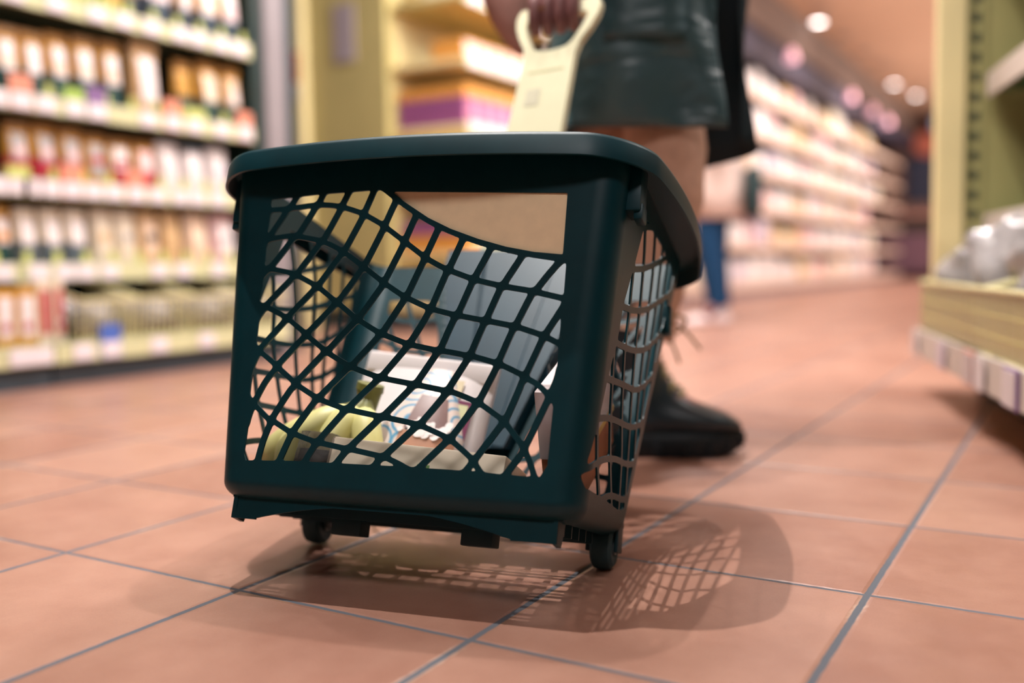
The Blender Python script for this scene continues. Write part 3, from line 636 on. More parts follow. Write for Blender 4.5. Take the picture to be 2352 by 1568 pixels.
# end posts beside the shelving
ep = empty('display_cabinet_end', (-2.5, 2.25, 0), label='tall grey and dark end post between the shelving and the yellow gondola', cat='end post')
ME = Matrix.Translation((2.5, -2.25, 0))
lp('grey_post', MB().box(-2.9, -2.36, 2.185, 2.30, 0, 2.3, b=.01), grey_m, ep, None, ME)
lp('dark_strip', MB().box(-2.9, -2.37, 2.305, 2.36, 0, 2.3, b=.004), mat('dark_slate_metal', (36, 54, 60), .5, .1, 8), ep, None, ME)

# ------------------------------------------------------------------ yellow gondola in the middle distance
go = empty('gondola_shelving', (-2.9, 3.9, 0), label='yellow olive gondola shelving with blank end panel, stocked with purple and orange boxes', cat='shelving')
MG = Matrix.Translation((2.9, -3.9, 0))
def gp(name, mb, m, par=go, smooth=None): return lp(name, mb, m, par, smooth, MG)
gp('end_panel', MB().box(-3.30, -2.76, 3.50, 3.56, .12, 2.3, b=.006), olive_m)
gp('edge_strip', MB().box(-3.48, -3.31, 3.44, 3.56, 0, 2.3, b=.006), yellow_m)
gp('back_panel', MB().box(-2.80, -2.75, 3.56, 4.62, .1, 2.3), yellow_m)
gp('base', MB().box(-2.75, -2.26, 3.52, 4.62, .10, .22, b=.006), yellow_m)
gp('kick_plate', MB().box(-3.3, -2.34, 3.56, 4.62, 0, .10), kick_m)
for z in (.42, .74, 1.08, 1.42, 1.74):
    s = gp('shelf', MB().box(-2.745, -2.285, 3.53, 4.62, z-.03, z, b=.004), olive_m if z > 1.5 else yellow_m)
    gp('price_rail', MB().box(-2.284, -2.272, 3.53, 4.62, z-.05, z+.012, b=.002), rail_m, s)
    for k in range(7):
        gp('price_tag', MB().box(-2.2715, -2.269, 3.56+.15*k, 3.67+.15*k, z-.044, z+.008), tagw, s)
gpl = tag(obj('notice_plate', MB().box(-3.115, -2.97, 3.490, 3.499, 1.47, 1.78, b=.003).out(), mat('lilac_grey_plate', (172, 160, 166), .5, .08, 20)), 'grey rectangular plate fixed on the yellow gondola end panel', 'plate')
ot = empty('hanging_ticket', (-3.40, 3.43, 1.38), label='orange and white ticket hanging on the yellow edge strip', cat='ticket')
obj('orange_top', MB().box(-.085, .085, -.004, 0, .0, .17, b=.001).out(), mat('orange_red_card', (214, 108, 72), .5), ot)
obj('white_foot', MB().box(-.085, .085, -.004, 0, -.10, -.002, b=.001).out(), mat('warm_white_card', (214, 200, 190), .5), ot)
def gbox(kind, x, y, z, label, group):
    if kind == 'purple':
        t = empty('snack_box', (x, y, z), label=label, cat='packaged food', group=group)
        obj('box', MB().box(-.10, 0, -.06, .06, 0, .145, b=.003).out(), mat('violet_card', (152, 86, 134), .45, .12, 14), t)
        obj('orange_top', MB().box(-.102, .002, -.0615, .0615, .146, .205, b=.006).out(), mat('orange_card', (224, 156, 74), .45, .12, 14), t)
        obj('pink_label', MB().box(.0005, .003, -.045, .045, .02, .13).out(), mat('pink_card', (216, 140, 168), .45, .1, 14), t)
    elif kind == 'low':
        t = empty('snack_box', (x, y, z), label=label, cat='packaged food', group=group)
        obj('box', MB().box(-.20, 0, -.06, .06, 0, .10, b=.003).out(), mat('orange_card', (224, 156, 74)), t)
        obj('pink_label', MB().box(.0005, .003, -.05, .05, .01, .085).out(), mat('rosy_white_card', (240, 214, 206), .45), t)
    else:
        t = empty('snack_box', (x, y, z), label=label, cat='packaged food', group=group)
        obj('box', MB().box(-.10, 0, -.06, .06, 0, .09, b=.003).out(), mat('orange_card', (224, 156, 74)), t)
        obj('violet_top', MB().box(-.102, .002, -.0615, .0615, .091, .16, b=.006).out(), mat('violet_card', (152, 86, 134)), t)
    return t
for lv, kind, nm in ((1.08, 'purple', 'violet box with orange top on the middle gondola shelf'), (.42, 'inv', 'orange box with violet top on the low gondola shelf'), (1.42, 'low', 'low orange tray on the upper gondola shelf')):
    nx = 1 if kind == 'low' else 4
    for j in range(8):
        for i in range(nx):
            if j > 0 and i > 0: continue
            gbox(kind, -2.30-(.215 if kind == 'low' else .108)*i, 3.61+.125*j, lv+.001, nm + (', %s along the end face' % ORD[i] if j == 0 else ', %s back along the aisle side' % ORD[j]), 'boxes on the yellow gondola')
for j in range(5):
    tag(obj('white_carton', MB().box(-2.56, -2.30, 3.56+.2*j, 3.72+.2*j, 1.741, 1.98, b=.006).out(), mat('pale_cream_card', (244, 236, 200), .5, .05, 10) if j % 2 == 0 else pm('pink')), '%s carton on the top gondola shelf, %s from its near end' % (['cream', 'pink'][j % 2], ORD[j]), 'packaged food', 'cartons on the top gondola shelf')

# ------------------------------------------------------------------ long far run of shelves along the aisle
FY0, FY1 = 4.75, 17.0
fr_ = empty('shelving_run', (-2.6, 10, 0), label='long run of shelves with white and pink packs receding down the aisle', cat='shelving')
MF = Matrix.Translation((2.6, -10, 0))
def fp(name, mb, m, par=fr_): return lp(name, mb, m, par, None, MF)
fp('back_panel', MB().box(-2.82, -2.78, FY0, FY1, 0, 2.25), mat('dark_plum_panel', (44, 36, 44), .6))
fp('kick_plate', MB().box(-2.78, -2.26, FY0, FY1, 0, .11), mat('plum_grey_kick', (140, 122, 126), .5))
FL = [.14, .50, .86, 1.22, 1.58, 1.94]
for z in FL:
    s = fp('shelf', MB().box(-2.78, -2.25, FY0, FY1, z-.03, z, b=.003), mat('shadow_grey_shelf', (84, 68, 68), .5))
    fp('price_rail', MB().box(-2.249, -2.238, FY0, FY1, z-.055, z+.012), mat('rosy_rail', (228, 196, 178), .5), s)
fcol = ['white', 'pink', 'white', 'cream', 'white', 'lilac', 'peach', 'white', 'pink', 'white', 'tan', 'white']
LVN = ['bottom', 'second', 'third', 'fourth', 'fifth', 'top']
far_m = {c: mat('farpack_'+c, CL[c], .3, .12, 6, .5) for c in set(fcol)}
for li, z in enumerate(FL):
    y = FY0+.1; k = 0
    while y < FY1-.4 and k < 26:
        w = random.uniform(.24, .42); h = random.uniform(.18, .28) if li < 5 else random.uniform(.16, .34); c = fcol[(k*5+li*3+random.randrange(3)) % len(fcol)]
        g = random.uniform(.03, .10)
        rings = []
        dx = random.uniform(.16, .24); x = -2.28-random.uniform(0, .03)
        for zz, sc in ((0, .94), (.02, 1), (h*.7, 1), (h*.92, .9 if k % 3 else .55), (h, .8 if k % 3 else .42)):
            rings.append([(x-dx/2+sc*dx/2*ax*(.94 if abs(ax)+abs(ay) > 1.9 else 1), y+w/2+sc*w/2*ay*(.94 if abs(ax)+abs(ay) > 1.9 else 1), z+.002+zz) for ax, ay in ((1, -1), (1, 0), (1, 1), (0, 1), (-1, 1), (-1, 0), (-1, -1), (0, -1))])
        tag(obj('shelf_pack', MB().loft(rings).out(), far_m[c], None, 40), '%s pack, %s from the near end on the %s shelf of the long aisle run' % ({'white': 'white', 'pink': 'pink', 'cream': 'cream', 'lilac': 'lilac', 'peach': 'peach', 'tan': 'tan'}[c], ORD[k], LVN[li]), 'packaged food', 'packs on the long aisle run')
        y += w+g; k += 1

# ------------------------------------------------------------------ far end wall furniture
tag(obj('notice_board', MB().box(-2.30, -1.55, 17.93, 17.97, 1.35, 2.15, b=.01).out(), mat('ink_blue_board', (40, 44, 66), .5)), 'ink blue notice board on the brown far wall', 'notice board')
tag(obj('round_sign', MB().disc((-1.95, 17.85, 2.35), (0, 1, 0), 0, .22, .05, 24).out(), mat('brick_orange_sign', (176, 92, 72), .5)), 'round brick orange sign above the blue notice board', 'sign')
ct = empty('service_counter', (-1.9, 17.5, 0), label='dark counter with a plum front under the notice board at the far end', cat='counter')
MC = Matrix.Translation((1.9, -17.5, 0))
lp('counter_top', MB().box(-2.9, -.8, 17.15, 17.85, 1.06, 1.14, b=.01), mat('rosy_timber', (158, 112, 104), .5), ct, None, MC)
lp('counter_front', MB().box(-2.8, -1.75, 17.22, 17.8, .12, .78, b=.005), mat('plum_panel', (104, 70, 84), .5), ct, None, MC)
lp('open_shelf', MB().box(-2.8, -.9, 17.40, 17.8, .80, 1.04), mat('umber_shelf', (70, 54, 46), .6), ct, None, MC)
lp('side_front', MB().box(-1.7, -1.3, 17.22, 17.8, .12, .78, b=.005), mat('taupe_panel', (140, 116, 104), .5), ct, None, MC)
tag(obj('timber_post', MB().box(-1.35, -1.10, 17.7, 17.9, 1.15, 2.5, b=.01).out(), mat('brown_timber_post', (150, 110, 90), .6, .1, 3)), 'brown timber post beside the notice board on the counter', 'post')
tag(obj('blue_canopy', MB().box(-1.8, -.9, 17.2, 17.9, 2.5, 2.72, b=.03).out(), mat('pale_blue_canopy', (140, 168, 206), .5)), 'pale blue canopy hanging at the far end of the ceiling', 'canopy')

# ------------------------------------------------------------------ ceiling lights
glow = mat('lamp_glow', (255, 246, 242), .5, .0, 5, emit=14.)
pinkglow = mat('pink_lamp_glow', (240, 178, 190), .5, .0, 5, emit=1.1)
ring_m = mat('nickel_ring', (170, 150, 138), .35, .05, 20, metal=.6)
def downlight(x, y, label, on=True):
    t = empty('downlight', (x, y, CEIL), label=label, cat='ceiling light', group='round downlights in the warm ceiling')
    obj('trim_ring', MB().disc((0, 0, -.010), (0, 0, 1), .062, .09, .02).out(), ring_m, t, 40)
    obj('lens', MB().disc((0, 0, -.008), (0, 0, 1), 0, .0625, .012).out(), glow if on else mat('unlit_lens', (110, 92, 84), .4), t, 40)
for i, (x, y) in enumerate([(-2.04, 10.12), (-1.98, 14.54), (-1.86, 15.8)]): downlight(x, y, ['bright round downlight nearest along the warm ceiling', 'bright round downlight midway down the warm ceiling', 'bright round downlight farthest down the warm ceiling'][i])
for i, (x, y) in enumerate([(-1.93, 12.03), (-1.88, 9.52), (-1.97, 10.99), (-1.86, 12.9)]): downlight(x, y, ['unlit round downlight third along the ceiling row', 'unlit round downlight closest to the lens', 'unlit round downlight just past the bright nearest one', 'unlit round downlight fourth along the ceiling row'][i], False)
for i, (x, y) in enumerate([(-.577, .199), (-.266, .834), (-1.5, .6)]): downlight(x, y, ['round downlight above the shopping basket', 'round downlight above the person pulling the basket', 'round downlight above the pouch shelving'][i])
for i, (y, z) in enumerate([(9.38, 2.42), (12.32, 2.42), (13.73, 2.42), (15.0, 2.42)]):
    t = empty('fascia_lamp', (-2.20, y, z), label='pink glowing lamp on the dark fascia, %s along the aisle' % ORD[i], cat='lamp', group='pink fascia lamps')
    obj('arm', MB().tube([(0, 0, .05), (.07, 0, .05)], .01, 8).out(), ring_m, t)
    obj('shade', MB().tube([(.07, 0, .06), (.07, 0, -.02), (.07, 0, -.06)], [.03, .055, .06], 16).out(), pinkglow, t, 60)

# ------------------------------------------------------------------ gondola on the right
gx_, gy_ = Vector((.971, -.238)), Vector((.238, .971))
o0 = wp(.841, 1.6, 0); ex = wp(.971, -.238, 0)-wp(0, 0, 0); ey = wp(.238, .971, 0)-wp(0, 0, 0)
RM = Matrix(((ex.x, ey.x, 0, o0.x), (ex.y, ey.y, 0, o0.y), (0, 0, 1, 0), (0, 0, 0, 1)))
rg = empty('shelving_unit', (0,0,0), M=RM, label='pale yellow shelving unit on the right with slotted upright and clear bags', cat='shelving')
def rp(name, mb, m, par=rg, smooth=None): return obj(name, mb.out(), m, par, smooth)
S0, S1 = -.9, 1.03
lime_m = mat('pale_olive_green_metal', (176, 170, 112), .5, .05, 6)
rp('kick_plate', MB().box(.14, .75, S0, S1-.06, 0, .095), dgreen)
tr = rp('tray', MB().box(.01, .80, S0, S1, .10, .125, b=.004), yellow_m)
pr_ = rp('price_rail', MB().box(-.008, .002, S0, S1, .098, .165, b=.002), mat('warm_grey_rail', (204, 192, 182), .5, .05, 20), tr)
for k, (s, c) in enumerate([(.98, ''), (.62, ''), (.34, 'orange'), (.24, ''), (.02, 'purple'), (-.2, '')]):
    if c: rp('shelf_ticket', MB().box(-.012, -.009, s-.05, s+.05, .096, .166, b=.001), T_[c], tr)
    rp('price_tag', MB().box(-.0155, -.0125, s-.04, s+.04, .10, .16), mat('greyish_paper', (216, 204, 204), .5, .03, 30) if k != 1 else mat('lilac_paper', (206, 192, 204), .5), tr)
sw = MB(); s = S0
while s < S1: sw.box(.008, .0105, s, s+.0030, .165, .285); s += .06
for z in (.20, .24): sw.box(.0075, .010, S0, S1, z, z+.003)
rp('tray_side', sw, mat('pale_yellow_lattice', (222, 212, 140), .45, .05, 20))
rp('tray_panel', MB().box(.0085, .0100, S0, S1, .166, .284), mat('tinted_clear_sheet', (236, 228, 170), .30, .02, 20, .5, trans=.8))
rp('tray_rim', MB().tube([(.008, S0, .288), (.008, S1, .288), (.25, S1, .288)], .006, 8), wire_m, rg, 60)
rp('tray_end', MB().box(.012, .10, S1-.004, S1, .125, .285), mat('pale_yellow_sheet', (226, 214, 150), .5))
rp('tray_divider', MB().tube([(.012, .33, .286), (.30, .36, .36)], .008, 8), wire_m, rg, 60)
up_ = rp('upright', MB().box(.03, .098, S1-.05, S1, .12, 2.4, b=.004), yellow_m)
rp('slotted_strip', MB().box(.099, .145, S1-.035, S1-.01, .12, 2.4), lime_m)
for k in range(44):
    z = .30+.0535*k*.93
    rp('slot', MB().box(.114, .132, S1-.0362, S1-.0345, z, z+.026), dgreen)
rp('back_panel', MB().box(.146, .80, S1-.03, S1-.01, .12, 2.4), lime_m)
for z in (.43, .785, 1.14):
    sh = rp('shelf', MB().box(.155, .75, S0, S1-.04, z-.012, z+.014), mat('shade_green_shelf', (60, 92, 60), .5, .08, 8))
    rp('price_rail', MB().box(.146, .154, S0, S1-.05, z-.03, z+.03, b=.002), mat('warm_grey_rail', (176, 164, 156)), sh)
def rbag(sx, sy, sz, cx, cy, cz, seed, label, amp=.16, m=None):
    V, F = crumple(cx, cy, cz, sx, sy, sz, seed, 18, amp)
    tag(obj('plastic_bag', ([RM @ Vector(v) for v in V], F), m or bag_m, None, 80), label, 'plastic bag', 'clear bags on the right shelving')
rbag(.09, .10, .07, .12, .90, .305, 3, 'shiny clear bag at the far left end of the bottom tray')
rbag(.12, .12, .10, .17, .62, .335, 4, 'peaked clear bag in the middle of the bottom tray', .22)
rbag(.12, .13, .08, .18, .30, .315, 5, 'clear bag nearest the frame edge in the bottom tray')
rbag(.12, .13, .08, .19, -.04, .315, 16, 'clear bag lying toward the near half of the bottom tray')
rbag(.12, .13, .075, .20, -.38, .31, 17, 'clear bag in the nearest part of the bottom tray')
rbag(.10, .14, .075, .27, .62, .52, 6, 'clear bag on the lower right shelf above the tray')
rbag(.10, .12, .075, .28, .30, .52, 7, 'second clear bag on the lower right shelf, nearer the lens')
rbag(.10, .12, .10, .28, .64, .90, 8, 'clear bag on the upper right shelf beside the upright', .22)
rbag(.10, .12, .09, .28, .36, .89, 9, 'second clear bag on the upper right shelf, nearer the lens')
for k, (cx, cy, c) in enumerate([(.12, .86, 'brown'), (.16, .62, 'dark'), (.17, .36, 'brown'), (.13, .12, 'gold'), (.16, -.14, 'brown'), (.17, -.40, 'dark')]):
    V, F = crumple(cx, cy, .178, .085, .10, .050, 40+k, 12, .1)
    tag(obj('dried_goods_pack', ([RM @ Vector(v) for v in V], F), mat('dried_'+c, dict(brown=(120, 96, 74), dark=(70, 66, 60), gold=(160, 130, 76))[c], .4, .3, 40), None, 60), '%s pack in the right tray, %s from the far end' % ({'brown': 'brown', 'dark': 'dark', 'gold': 'golden'}[c], ORD[k]), 'packaged food', 'packs in the right tray')

# ------------------------------------------------------------------ people
skin_m = mat('warm_brown_skin', (128, 84, 82), .5, .10, 30)
def skin_body(name, joints, links, material, label, M=None):
    names = list(joints); idx = {n: i for i, n in enumerate(names)}
    me = bpy.data.meshes.new(name); me.from_pydata([wp(*joints[n][0]) for n in names], [(idx[a], idx[b]) for a, b in links], []); me.update()
    o = bpy.data.objects.new(name, me); COL.objects.link(o); me.materials.append(material)
    md = o.modifiers.new('skin', 'SKIN'); 
    if not me.skin_vertices: 
        pass
    for i, n in enumerate(names):
        sv = me.skin_vertices[0].data[i]; r_ = joints[n][1]; sv.radius = (r_, r_) if not hasattr(r_, '__len__') else r_
        sv.use_root = (n == 'pelvis')
    sb = o.modifiers.new('sub', 'SUBSURF'); sb.levels = 2; sb.render_levels = 2
    for p in me.polygons: p.use_smooth = True
    md.use_smooth_shade = True
    return tag(o, label, 'person')
J = dict(pelvis=((.25, 1.86, .90), .105), waist=((.25, 1.86, 1.05), .10), chest=((.25, 1.86, 1.26), .125), collar=((.25, 1.86, 1.40), .07), neck=((.26, 1.86, 1.47), .048), jaw=((.285, 1.86, 1.545), .062), brow=((.28, 1.86, 1.63), .082), crown=((.27, 1.86, 1.69), .062), nose=((.375, 1.86, 1.59), .012), chin=((.35, 1.86, 1.525), .02),
         hipn=((.25, 1.78, .86), .085), kneen=((.292, 1.80, .50), .055), anklen=((.205, 1.765, .12), .042), toen=((.36, 1.745, .055), .03),
         hipf=((.25, 1.95, .86), .085), kneef=((.19, 2.00, .49), .055), anklef=((.135, 2.10, .12), .042), toef=((.15, 2.26, .055), .03),
         shn=((.25, 1.70, 1.37), .055), elbn=((.14, 1.67, 1.10), .042), wrn=((.075, 1.600, .860), .027), palm=((.062, 1.565, .815), (.030, .018)),
         shf=((.25, 2.02, 1.37), .055), elbf=((.30, 2.06, 1.12), .04), wrf=((.40, 2.04, .95), .03), handf=((.45, 2.03, .88), .028))
hb = [(-.013, .0), (.011, .0), (.035, .0), (.058, .0)]
# hand closed round the top bar of the handle
bar_ = BM @ Vector(hp(0, .806, 0)); 
def cam_of(p):
    d = p-CAM; return (d.x*math.cos(YAW)+d.y*math.sin(YAW), -d.x*math.sin(YAW)+d.y*math.cos(YAW), p.z)
bx, by_, bz = cam_of(bar_)
dirx = cam_of(BM @ Vector(hp(.03, .806, 0))); du = Vector((dirx[0]-bx, dirx[1]-by_, dirx[2]-bz))/.03
L_ = [('pelvis', 'waist'), ('waist', 'chest'), ('chest', 'collar'), ('collar', 'neck'), ('neck', 'jaw'), ('jaw', 'brow'), ('brow', 'crown'), ('brow', 'nose'), ('jaw', 'chin'),
      ('pelvis', 'hipn'), ('hipn', 'kneen'), ('kneen', 'anklen'), ('anklen', 'toen'), ('pelvis', 'hipf'), ('hipf', 'kneef'), ('kneef', 'anklef'), ('anklef', 'toef'),
      ('collar', 'shn'), ('shn', 'elbn'), ('elbn', 'wrn'), ('wrn', 'palm'), ('collar', 'shf'), ('shf', 'elbf'), ('elbf', 'wrf'), ('wrf', 'handf')]
J['palm'] = ((bx-.014, by_+.020, bz+.075), (.026, .020))
J['wrn'] = ((bx-.006, by_+.045, bz+.135), .025)
J['elbn'] = ((.12, 1.70, 1.10), .042)
for i, off in enumerate((-.046, -.024, -.002, .019)):
    c = Vector((bx, by_, bz))+du*off; ln = (.92, 1.0, 1.04, .98)[i]
    ch_ = [(c.x+.002, c.y+.004, c.z+.036), (c.x+.001, c.y-.019, c.z+.018), (c.x, c.y-.021, c.z-.014*ln), (c.x+.003, c.y-.006, c.z-.034*ln)]
    pv = 'palm'
    for q, p in enumerate(ch_):
        n = 'f%d%d' % (i, q); J[n] = (p, (.0118, .0117, .0112, .0098)[q]); L_.append((pv, n)); pv = n
c = Vector((bx, by_, bz))+du*.036
for q, p in enumerate([(c.x, c.y+.022, c.z+.040), (c.x+.012, c.y+.022, c.z+.008), (c.x+.010, c.y+.016, c.z-.022)]):
    n = 't%d' % q; J[n] = (p, (.0115, .0105, .009)[q]); L_.append(('palm' if q == 0 else 't%d' % (q-1), n))
p1 = skin_body('person', J, L_, skin_m, 'person in a dark shiny coat and tan trousers pulling the basket by its lime handle')
def cloth(name, rings, m, parent, smooth=180, cap=False, closed=True, thick=.004, label=None):
    mb = MB().loft([[wp(*p) for p in r_] for r_ in rings], cap, closed); o = obj(name, mb.out(), m, None, smooth); o.parent = parent
    if thick: 
        so = o.modifiers.new('thick', 'SOLIDIFY'); so.thickness = thick; so.offset = 0
    if label: o['label'] = label
    return o
def wrinkle_mat():
    m = bpy.data.materials.new('dark_shiny_coat'); m.use_nodes = True; nt = m.node_tree; N = nt.nodes; L = nt.links; b = N['Principled BSDF']
    tc = N.new('ShaderNodeTexCoord'); n1 = N.new('ShaderNodeTexNoise'); n1.inputs['Scale'].default_value = 5; n1.inputs['Detail'].default_value = 2; n1.inputs['Distortion'].default_value = .8
    mp = N.new('ShaderNodeMapping'); mp.inputs['Rotation'].default_value = (0, R(40), 0); mp.inputs['Scale'].default_value = (1, 1, 3.2)
    L.new(tc.outputs['Object'], mp.inputs[0]); L.new(mp.outputs[0], n1.inputs['Vector'])
    rp_ = N.new('ShaderNodeValToRGB'); rp_.color_ramp.elements[0].color = (*lin((34, 66, 72)), 1); rp_.color_ramp.elements[1].color = (*lin((58, 92, 98)), 1); L.new(n1.outputs['Fac'], rp_.inputs[0]); L.new(rp_.outputs[0], b.inputs['Base Color'])
    b.inputs['Roughness'].default_value = .44; b.inputs['Specular IOR Level'].default_value = .75
    bp = N.new('ShaderNodeBump'); bp.inputs['Strength'].default_value = .6; bp.inputs['Distance'].default_value = .03; L.new(n1.outputs['Fac'], bp.inputs['Height']); L.new(bp.outputs[0], b.inputs['Normal'])
    return m
coat_m = wrinkle_mat()
rnd = random.Random(5)
def coat_rings(zlist, plan_lo, plan_hi, hem):
    rings = []
    for q, z in enumerate(zlist):
        t = q/(len(zlist)-1)
        P = [tuple(lerp(a, b, t) for a, b in zip(l, h)) for l, h in zip(plan_lo, plan_hi)]
        P = spline(P, 8); ring = []
        for i, p in enumerate(P):
            u = i/(len(P)-1); zh = np.interp(u, [h[0] for h in hem], [h[1] for h in hem])
            zz = lerp(zh, z, min(1, t*1.0+.0)) if q < 3 else z
            zz = zh if q == 0 else (zh+(z-zh)*1.0 if z > zh else zh+.002*q)
            wv = .010*math.sin(u*21+2.2*z*6)*(1-t)+.007*math.sin(u*34-z*19)
            c_ = (.27, 1.86); dx, dy = p[0]-c_[0], p[1]-c_[1]; l = math.hypot(dx, dy)+1e-6
            ring.append((p[0]+dx/l*wv, p[1]+dy/l*wv, zz))
        rings.append(ring)
    return rings
lo = [(.372, 1.735), (.31, 1.715), (.22, 1.715), (.125, 1.745), (.075, 1.84), (.11, 1.97), (.22, 2.04), (.35, 2.03), (.472, 1.965), (.462, 1.94)]
hi = [(.370, 1.745), (.31, 1.715), (.22, 1.70), (.14, 1.74), (.115, 1.85), (.15, 1.98), (.24, 2.03), (.345, 2.0), (.452, 1.94), (.445, 1.92)]
zl = [.56, .60, .64, .68, .72, .76, .80, .85, .90, .96, 1.02, 1.10, 1.18, 1.26]
hem = [(0, .583), (.35, .588), (.5, .57), (.7, .535), (.80, .532), (.93, .572), (1, .582)]
coat = cloth('coat', coat_rings(zl, lo, hi, hem), coat_m, p1, closed=False, label='dark shiny knee-length coat')
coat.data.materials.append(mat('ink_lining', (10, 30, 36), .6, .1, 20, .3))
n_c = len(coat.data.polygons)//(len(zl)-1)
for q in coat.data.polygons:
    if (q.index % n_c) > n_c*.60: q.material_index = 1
up_r = []
for z, rx, ry in ((1.24, .155, .17), (1.32, .15, .185), (1.38, .12, .19), (1.42, .08, .12), (1.45, .06, .07)):
    up_r.append([(.26+rx*math.cos(a), 1.86+ry*math.sin(a), z) for a in [2*PI*k/28 for k in range(28)]])
cloth('coat_yoke', up_r, coat_m, p1)
def limb(name, pts, rad, m, parent, n=20, thick=.003, label=None):
    mb = MB().tube([wp(*p) for p in pts], rad, n, False); o = obj(name, mb.out(), m, None, 180); o.parent = parent
    if label: o['label'] = label
    return o
limb('sleeve', spline([(.25, 1.70, 1.40), (.2, 1.67, 1.26), (.12, 1.69, 1.08), (.07, 1.68, .98), (bx+.002, by_+.06, bz+.165)], 5), list(np.linspace(.075, .045, 21)), coat_m, p1)
limb('sleeve', spline([(.25, 2.02, 1.40), (.28, 2.06, 1.26), (.31, 2.06, 1.12), (.40, 2.04, .96)], 5), list(np.linspace(.075, .05, 16)), coat_m, p1)
pk = cloth('coat_pocket', [[(x, d, z) for x, d in ((.165, 1.705), (.21, 1.698), (.26, 1.698), (.305, 1.702))] for z in (.735, .75, .80, .90)], coat_m, p1, closed=False, thick=.010)
tan_m = mat('tan_twill', (196, 156, 134), .75, .08, 60, .3)
limb('trouser_leg', spline([(.255, 1.83, .95), (.272, 1.822, .72), (.286, 1.806, .52), (.262, 1.79, .38), (.225, 1.77, .22)], 6), [.078-.009*i/24+.0025*math.sin(i*1.9) for i in range(25)], tan_m, p1, 24)
limb('trouser_leg', spline([(.25, 1.94, .95), (.22, 1.98, .70), (.19, 2.00, .50), (.16, 2.05, .32), (.14, 2.09, .20)], 6), list(np.linspace(.085, .06, 25)), tan_m, p1, 24)
tag(p1)
hair = MB(); rings = []
for k in range(9):
    a = PI*.5*k/8; rings.append([(.262+.098*math.cos(a)*math.cos(t), 1.86+.092*math.cos(a)*math.sin(t), 1.60+.125*math.sin(a)) for t in [2*PI*j/24 for j in range(24)]])
cloth('hair', rings, mat('dark_brown_hair', (44, 32, 30), .6, .3, 80), p1, thick=.006)
rg_c = Vector((bx, by_, bz))+du*(-.029)
o = obj('finger_ring', MB().disc(wp(rg_c.x+.0005, rg_c.y-.0205, rg_c.z+.004), wp(.0, -.1, 1, )-wp(0, 0, 0), .0098, .0118, .004, 18).out(), mat('gold_ring', (220, 170, 120), .25, .02, 10, metal=.9), None, 40); o.parent = p1

